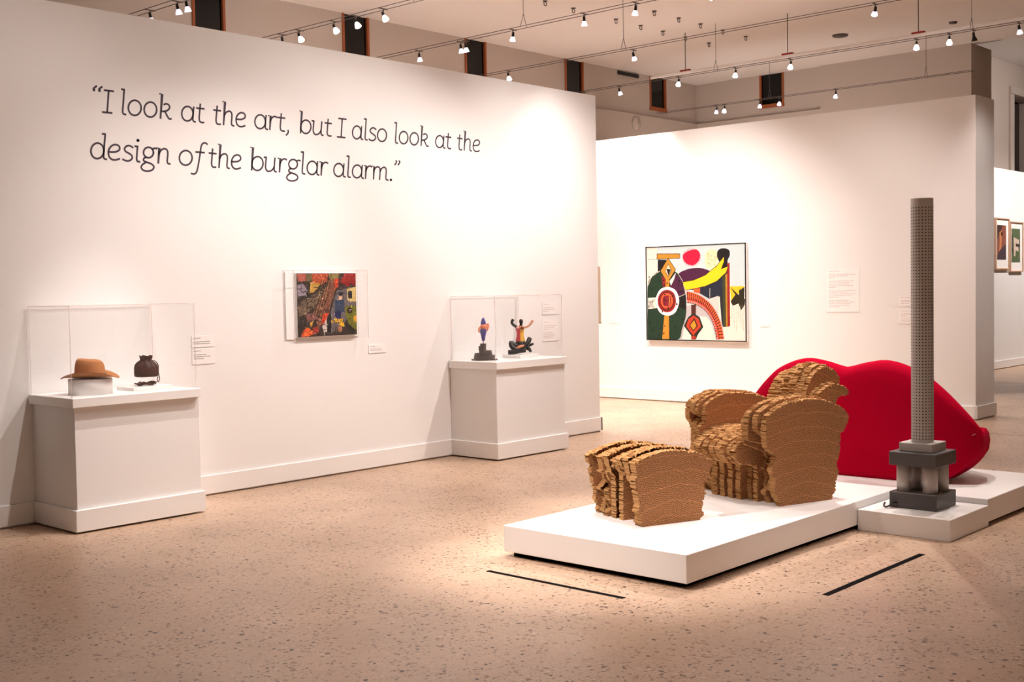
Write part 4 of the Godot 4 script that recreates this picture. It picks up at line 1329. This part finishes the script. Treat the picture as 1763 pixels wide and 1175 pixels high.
	fill_poly(im, sm.call([357, 608, 390, 620, 396, 655, 388, 695, 357, 705, 328, 695, 318, 655, 326, 620]), Color(0.50, 0.10, 0.16))
	stroke(im, f.call([335, 620, 332, 655, 338, 692]), 7, Color(0.20, 0.08, 0.16))
	stroke(im, f.call([380, 620, 384, 655, 378, 692]), 7, Color(0.85, 0.62, 0.24))
	# orange curved band with ticks
	var outer := []
	var inner := []
	var mid := []
	for k in 21:
		var s := k / 20.0
		var po := Vector2(535, 570).bezier_interpolate(Vector2(700, 590), Vector2(840, 720), Vector2(868, 1000), s)
		var pi2 := Vector2(540, 672).bezier_interpolate(Vector2(680, 680), Vector2(780, 780), Vector2(806, 1000), s)
		outer.append(po)
		inner.append(pi2)
		mid.append(po.lerp(pi2, 0.55))
	var flat := []
	for q in outer:
		flat.append_array([q.x, q.y])
	for i in range(20, -1, -1):
		flat.append_array([inner[i].x, inner[i].y])
	fill_poly(im, f.call(flat), orange)
	flat = []
	for q in mid:
		flat.append_array([q.x, q.y])
	for i in range(20, -1, -1):
		flat.append_array([inner[i].x, inner[i].y])
	fill_poly(im, f.call(flat), Color(0.80, 0.25, 0.17))
	for k in 26:
		var s := (k + 0.5) / 26.0
		var po := Vector2(535, 570).bezier_interpolate(Vector2(700, 590), Vector2(840, 720), Vector2(868, 1000), s)
		var pi2 := Vector2(540, 672).bezier_interpolate(Vector2(680, 680), Vector2(780, 780), Vector2(806, 1000), s)
		for g in [[0.1, 0.36], [0.44, 0.7]]:
			var a := po.lerp(pi2, g[0])
			var b := po.lerp(pi2, g[1])
			stroke(im, f.call([a.x, a.y, b.x, b.y]), 9.0, Color(0.20, 0.08, 0.07))
		var a2 := po.lerp(pi2, 0.8)
		var b2 := po.lerp(pi2, 0.98)
		stroke(im, f.call([a2.x, a2.y, b2.x, b2.y]), 7.0, Color(0.90, 0.72, 0.66))
	flat = []
	for q in inner:
		flat.append_array([q.x, q.y])
	stroke(im, f.call(flat), 5, ink)
	flat = []
	for q in outer:
		flat.append_array([q.x + 4, q.y - 8])
	stroke(im, f.call(flat), 6, Color(0.72, 0.68, 0.70))
	# lower lozenge on post
	fill_poly(im, f.call([578, 690, 622, 688, 620, 780, 580, 780]), Color(0.30, 0.13, 0.11))
	fill_poly(im, f.call([600, 765, 655, 800, 688, 890, 640, 960, 625, 1002, 585, 1002, 580, 965, 515, 880, 550, 805]), Color(0.13, 0.14, 0.11))
	fill_poly(im, f.call([600, 785, 645, 815, 668, 885, 600, 965, 535, 882, 555, 820]), Color(0.72, 0.22, 0.13))
	fill_poly(im, f.call([608, 808, 640, 880, 600, 928, 562, 878]), Color(0.13, 0.10, 0.08))
	fill_poly(im, f.call([606, 828, 628, 880, 600, 915, 572, 876]), Color(0.90, 0.55, 0.16))
	fill_poly(im, f.call([582, 968, 622, 968, 624, 1003, 584, 1003]), Color(0.62, 0.18, 0.12))
	# yellow arrow
	fill_poly(im, f.call([498, 488, 600, 470, 700, 425, 800, 340, 858, 258, 858, 300, 836, 370, 895, 345, 880, 400, 800, 480, 700, 525, 600, 548, 527, 560]), yellow)
	for l in [[498, 488, 600, 470, 700, 425, 800, 340, 858, 258], [836, 370, 895, 345, 880, 400, 800, 480, 700, 525, 600, 548, 527, 560]]:
		stroke(im, f.call(l), 4.6, ink)
	fill_poly(im, f.call([600, 550, 655, 540, 655, 590, 600, 580]), orange)
	# red sun with spikes
	fill_poly(im, sm.call([560, 205, 620, 198, 650, 235, 645, 290, 600, 335, 545, 330, 505, 290, 505, 240]), Color(0.86, 0.05, 0.22))
	for k in 36:
		var a := TAU * k / 36.0
		stroke(im, f.call([577 + cos(a) * 72, 267 + sin(a) * 68, 577 + cos(a) * 84, 267 + sin(a) * 82]), 4.0, Color(0.70, 0.12, 0.22))
	# dots and flecks
	for k in 60:
		var x := rng.randf_range(190, 520)
		var y := rng.randf_range(440, 990)
		var q: Vector2 = f.call([x, y])[0]
		if im.get_pixel(clampi(int(q.x), 0, W - 1), clampi(int(q.y), 0, H - 1)).is_equal_approx(Color8(26, 51, 34)) or k < 40:
			fill_poly(im, oval(q.x, q.y, rng.randf_range(5, 10), rng.randf_range(6, 11), 8), Color(0.04, 0.07, 0.05))
	for k in 12:
		var q: Vector2 = f.call([rng.randf_range(192, 250), rng.randf_range(638, 712)])[0]
		stroke(im, oval(q.x, q.y, 8, 8, 9), 3, ink)
	for k in 9:
		stroke(im, f.call([740, 545 + k * 10.0, 742, 550 + k * 10.0]), 5, cream)
	for k in 30:
		var q: Vector2 = f.call([rng.randf_range(715, 798), rng.randf_range(225, 340)])[0]
		stroke(im, [q, q + Vector2(rng.randf_range(-14, 14), rng.randf_range(-8, 8))], 3, Color(0.45, 0.28, 0.12))
	for k in 5:
		stroke(im, f.call([180 + k * 18.0, 292 - k, 190 + k * 18.0, 288 - k]), 4, ink)
	speckle(im, 0.045, 14000, 5)
	var t := thing("abstract_painting", "large colourful abstract painting with red sun, yellow arrow and target", "painting")
	box("canvas", Vector3(12.706, 0.799, -9.148), Vector3(12.758, 2.010, -7.657), M.card, t, 0.002)
	sheet("painted_face", Vector3(12.7045, 1.4045, -8.402), Vector3(0, 0, 0.734), Vector3(0, 0.596, 0), picture_material(im, 0.55), t)
	var e := 0.012
	box("frame_strip", Vector3(12.698, 2.0, -9.15), Vector3(12.708, 2.0 + e, -7.655), M.black, t)
	box("frame_strip", Vector3(12.698, 0.797, -9.15), Vector3(12.708, 0.797 + e, -7.655), M.black, t)
	box("frame_strip", Vector3(12.698, 0.797, -9.15), Vector3(12.708, 2.012, -9.15 + e), M.black, t)
	box("frame_strip", Vector3(12.698, 0.797, -7.655 - e), Vector3(12.708, 2.012, -7.655), M.black, t)

# ------------------------------------------------------------------ quote on the wall
# strokes: y 0 = baseline, 1 = x-height, 1.62 = ascender; a leading 0 = straight, 1 = smooth
func ell(cx: float, cy: float, rx: float, ry: float) -> Array:
	var o := [0]
	for k in 33:
		var a := TAU * k / 32.0
		o.append_array([cx + cos(a) * rx, cy + sin(a) * ry])
	return o

func glyph(ch: String) -> Array:      # [advance, strokes]
	match ch:
		"o": return [1.02, [ell(0.46, 0.5, 0.41, 0.5)]]
		"a": return [1.02, [ell(0.44, 0.5, 0.38, 0.5), [1, 0.83, 1.0, 0.82, 0.6, 0.82, 0.22, 0.87, 0.04, 1.0, 0.0]]]
		"d": return [1.04, [ell(0.44, 0.5, 0.39, 0.5), [0, 0.66, 1.62, 0.84, 1.62], [1, 0.84, 1.62, 0.83, 0.8, 0.83, 0.22, 0.88, 0.04, 1.02, 0.0]]]
		"b": return [0.98, [ell(0.52, 0.5, 0.39, 0.5), [0, -0.02, 1.62, 0.14, 1.62, 0.14, 0.0]]]
		"l": return [0.46, [[0, 0.0, 1.62, 0.17, 1.62], [1, 0.17, 1.62, 0.17, 0.7, 0.17, 0.2, 0.23, 0.03, 0.38, 0.0]]]
		"I": return [0.62, [[0, 0.26, 1.42, 0.26, 0.0], [0, 0.02, 1.42, 0.52, 1.42], [0, 0.0, 0.0, 0.52, 0.0]]]
		"t": return [0.66, [[1, 0.24, 1.26, 0.23, 0.7, 0.23, 0.25, 0.30, 0.05, 0.44, 0.0, 0.56, 0.02], [0, 0.0, 0.96, 0.52, 0.96]]]
		"h": return [0.98, [[0, -0.02, 1.62, 0.14, 1.62, 0.14, 0.0], [1, 0.14, 0.62, 0.26, 0.88, 0.48, 1.0, 0.66, 0.92, 0.72, 0.68, 0.72, 0.22, 0.77, 0.04, 0.92, 0.0]]]
		"n": return [1.0, [[0, -0.02, 1.0, 0.14, 1.0, 0.14, 0.0], [1, 0.14, 0.62, 0.26, 0.88, 0.48, 1.0, 0.66, 0.92, 0.72, 0.68, 0.72, 0.22, 0.77, 0.04, 0.92, 0.0]]]
		"m": return [1.52, [[0, -0.02, 1.0, 0.14, 1.0, 0.14, 0.0], [1, 0.14, 0.62, 0.24, 0.88, 0.44, 1.0, 0.60, 0.92, 0.66, 0.68, 0.66, 0.0], [1, 0.66, 0.62, 0.77, 0.88, 0.97, 1.0, 1.13, 0.92, 1.18, 0.68, 1.18, 0.22, 1.23, 0.04, 1.38, 0.0]]]
		"r": return [0.66, [[0, -0.02, 1.0, 0.14, 1.0, 0.14, 0.0], [1, 0.14, 0.58, 0.22, 0.84, 0.38, 0.99, 0.52, 0.99, 0.60, 0.94]]]
		"u": return [1.0, [[0, -0.02, 1.0, 0.13, 1.0], [1, 0.13, 1.0, 0.12, 0.6, 0.13, 0.25, 0.26, 0.02, 0.46, 0.02, 0.64, 0.16, 0.74, 0.38], [1, 0.75, 1.0, 0.74, 0.6, 0.74, 0.22, 0.79, 0.04, 0.92, 0.0]]]
		"e": return [0.92, [[1, 0.08, 0.50, 0.30, 0.50, 0.56, 0.55, 0.74, 0.70, 0.70, 0.91, 0.50, 1.0, 0.28, 0.93, 0.12, 0.72, 0.07, 0.48, 0.14, 0.18, 0.34, 0.01, 0.56, 0.01, 0.78, 0.10]]]
		"s": return [0.76, [[1, 0.64, 0.90, 0.46, 1.0, 0.26, 0.97, 0.13, 0.80, 0.20, 0.62, 0.42, 0.50, 0.60, 0.38, 0.64, 0.18, 0.48, 0.02, 0.26, 0.0, 0.06, 0.08]]]
		"i": return [0.46, [[0, 0.0, 1.0, 0.17, 1.0], [1, 0.17, 1.0, 0.17, 0.5, 0.17, 0.2, 0.23, 0.03, 0.38, 0.0], ell(0.17, 1.40, 0.045, 0.045), ell(0.17, 1.40, 0.02, 0.02)]]
		"g": return [0.98, [ell(0.44, 0.66, 0.32, 0.35), [1, 0.66, 0.90, 0.80, 0.97, 0.96, 0.96], [1, 0.30, 0.35, 0.16, 0.22, 0.18, 0.08, 0.40, 0.0, 0.66, -0.08, 0.84, -0.24, 0.78, -0.46, 0.50, -0.58, 0.20, -0.55, 0.04, -0.38, 0.10, -0.18, 0.30, -0.02]]]
		"f": return [0.66, [[1, 0.78, 1.56, 0.64, 1.64, 0.46, 1.56, 0.38, 1.30, 0.33, 0.6, 0.27, 0.0, 0.20, -0.40, 0.06, -0.56, -0.14, -0.54], [0, 0.06, 0.96, 0.62, 0.96]]]
		"k": return [0.92, [[0, -0.02, 1.62, 0.14, 1.62, 0.14, 0.0], [1, 0.14, 0.47, 0.36, 0.48, 0.60, 0.60, 0.70, 0.80, 0.60, 0.97, 0.42, 1.0, 0.30, 0.93], [1, 0.40, 0.49, 0.56, 0.22, 0.72, 0.02, 0.86, 0.03]]]
		",": return [0.36, [[1, 0.16, 0.10, 0.17, -0.08, 0.04, -0.28]]]
		".": return [0.30, [ell(0.10, 0.04, 0.045, 0.045), ell(0.10, 0.04, 0.02, 0.02)]]
		"<": return [0.66, [[1, 0.24, 1.62, 0.10, 1.46, 0.10, 1.34, 0.14, 1.34, 0.13, 1.40], [1, 0.54, 1.62, 0.40, 1.46, 0.40, 1.34, 0.44, 1.34, 0.43, 1.40]]]
		">": return [0.66, [[1, 0.12, 1.60, 0.18, 1.58, 0.19, 1.48, 0.06, 1.28], [1, 0.40, 1.60, 0.46, 1.58, 0.47, 1.48, 0.34, 1.28]]]
	return [0.5, []]

func quote() -> void:
	var t := thing("wall_lettering", "two-line dark purple italic quote painted across the white partition", "lettering")
	# word, start x, end x on the wall, line
	var words := [["<I", 4.160, 4.320, 0], ["look", 4.380, 4.781, 0], ["at", 4.861, 5.058, 0], ["the", 5.135, 5.426, 0], ["art,", 5.500, 5.839, 0], ["but", 5.930, 6.258, 0], ["I", 6.321, 6.404, 0], ["also", 6.472, 6.861, 0], ["look", 6.939, 7.346, 0], ["at", 7.429, 7.629, 0], ["the", 7.704, 8.005, 0], ["design", 4.143, 4.763, 1], ["of", 4.831, 5.036, 1], ["the", 5.085, 5.374, 1], ["burglar", 5.453, 6.200, 1], ["alarm.>", 6.264, 7.000, 1]]
	var base := [2.765, 2.4425]
	var xh := 0.1065
	var hw := 0.0066
	for w in words:
		var text: String = w[0]
		var total := 0.0
		for c in text:
			total += glyph(c)[0]
		total -= 0.1
		var x: float = w[1]
		var sc: float = (w[2] - w[1]) / total
		for c in text:
			var gl := glyph(c)
			var st := begin()
			for s in gl[1]:
				var pts := []
				for i in range(1, s.size(), 2):
					var sy: float = s[i + 1] * xh
					pts.append(Vector2(x + s[i] * sc + (sy) * 0.11 - 0.006, base[w[3]] + sy))
				if s[0] == 1:
					pts = smooth_path(pts, 5)
				ribbon(st, pts, hw, -7.6198, -7.6186)
			put("letter", st, M.letter, t)
			x += gl[0] * sc

func ribbon(st: SurfaceTool, pts: Array, hw: float, z0: float, z1: float) -> void:
	var L := []
	var R := []
	for i in pts.size():
		var a: Vector2 = pts[maxi(i - 1, 0)]
		var b: Vector2 = pts[mini(i + 1, pts.size() - 1)]
		var d := (b - a).normalized()
		var n := Vector2(-d.y, d.x)
		var k := 1.0
		if i > 0 and i < pts.size() - 1:
			var d1: Vector2 = (pts[i] - pts[i - 1]).normalized()
			k = clampf(1.0 / maxf(0.3, d1.dot(d)), 1.0, 1.6)
		var p: Vector2 = pts[i]
		if i == 0:
			p -= d * hw * 0.6
		elif i == pts.size() - 1:
			p += d * hw * 0.6
		L.append(p + n * hw * k)
		R.append(p - n * hw * k)
	for i in pts.size() - 1:
		var q := [L[i], L[i + 1], R[i + 1], R[i]]
		var v := []
		for p in q:
			v.append(Vector3(p.x, p.y, z1))
		quad(st, v[0], v[1], v[2], v[3], Vector3.BACK)
		for s in [[L[i], L[i + 1], 1.0], [R[i], R[i + 1], -1.0]]:
			var d: Vector2 = (s[1] - s[0]).normalized()
			quad(st, Vector3(s[0].x, s[0].y, z0), Vector3(s[1].x, s[1].y, z0), Vector3(s[1].x, s[1].y, z1), Vector3(s[0].x, s[0].y, z1), Vector3(-d.y, d.x, 0) * s[2])

# ------------------------------------------------------------------ printed cards
func card(label: String, c: Vector3, r: Vector3, u: Vector3, lines: int, tone: float, head := true) -> void:
	var n := r.cross(u).normalized()
	var t := thing("wall_card", label, "label card")
	var st := begin()
	var a := c - r - u
	var b := c + r + u
	cbox(st, Vector3(minf(a.x, b.x), a.y, minf(a.z, b.z)) - n.abs() * 0.0, Vector3(maxf(a.x, b.x), b.y, maxf(a.z, b.z)) + n * 0.005 * signf(n.dot(Vector3.ONE)) if n.dot(Vector3.ONE) > 0 else Vector3(maxf(a.x, b.x), b.y, maxf(a.z, b.z)))
	if n.dot(Vector3.ONE) < 0:
		st = begin()
		cbox(st, Vector3(minf(a.x, b.x), a.y, minf(a.z, b.z)) + n * 0.005, Vector3(maxf(a.x, b.x), b.y, maxf(a.z, b.z)))
	put("card_stock", st, M.card, t)
	var w := 256
	var h := int(256.0 * u.length() / r.length())
	var im := Image.create(w, h, false, Image.FORMAT_RGB8)
	im.fill(Color(0.95, 0.94, 0.93))
	var step := float(h) / (lines + 2)
	for i in lines:
		if head and (i == 1) or (i % 6 == 5):
			continue
		var x := 16
		var endx := rng.randi_range(150, 235) if i % 6 != 4 else rng.randi_range(60, 130)
		if head and i == 0:
			endx = 100
		while x < endx:
			var ww := rng.randi_range(6, 22)
			im.fill_rect(Rect2i(x, int(step * (i + 1)), mini(ww, endx - x), maxi(1, int(step * 0.42))), Color(tone, tone * 0.93, tone * 0.93))
			x += ww + 4
	sheet("print", c + n * 0.0055, r * 0.98, u * 0.98, picture_material(im, 0.7), t)

func cards() -> void:
	var ra := Vector3(1, 0, 0)
	var rb := Vector3(0, 0, 1)
	var zA := -7.62
	var xB := 12.76
	card("upper small wall card behind the hat case edge", Vector3(4.99, 1.15, zA), ra * 0.098, Vector3.UP * 0.042, 4, 0.50)
	card("lower small wall card behind the hat case edge", Vector3(4.99, 1.04, zA), ra * 0.098, Vector3.UP * 0.058, 6, 0.50)
	card("small wall card beside the thick painting in its case", Vector3(6.695, 1.012, zA), ra * 0.098, Vector3.UP * 0.036, 4, 0.62)
	card("upper wall card seen through the figurine case", Vector3(8.96, 1.30, zA), ra * 0.12, Vector3.UP * 0.062, 5, 0.80)
	card("lower wall card seen through the figurine case", Vector3(8.96, 1.08, zA), ra * 0.12, Vector3.UP * 0.105, 10, 0.80)
	card("tall printed text panel on the white wall past the abstract painting", Vector3(xB, 1.411, -6.408), rb * 0.204, Vector3.UP * 0.25, 24, 0.80)
	card("upper wall card behind the grey column lamp", Vector3(xB, 1.285, -5.56), rb * 0.175, Vector3.UP * 0.06, 5, 0.80)
	card("lower wall card behind the grey column lamp", Vector3(xB, 1.11, -5.56), rb * 0.175, Vector3.UP * 0.08, 9, 0.82)
	card("tiny wall card beside the abstract painting's lower corner", Vector3(xB, 1.008, -7.43), rb * 0.06, Vector3.UP * 0.026, 3, 0.80)
	card("tiny wall card close to the quote partition's end", Vector3(xB, 1.04, -9.72), rb * 0.075, Vector3.UP * 0.03, 3, 0.80)
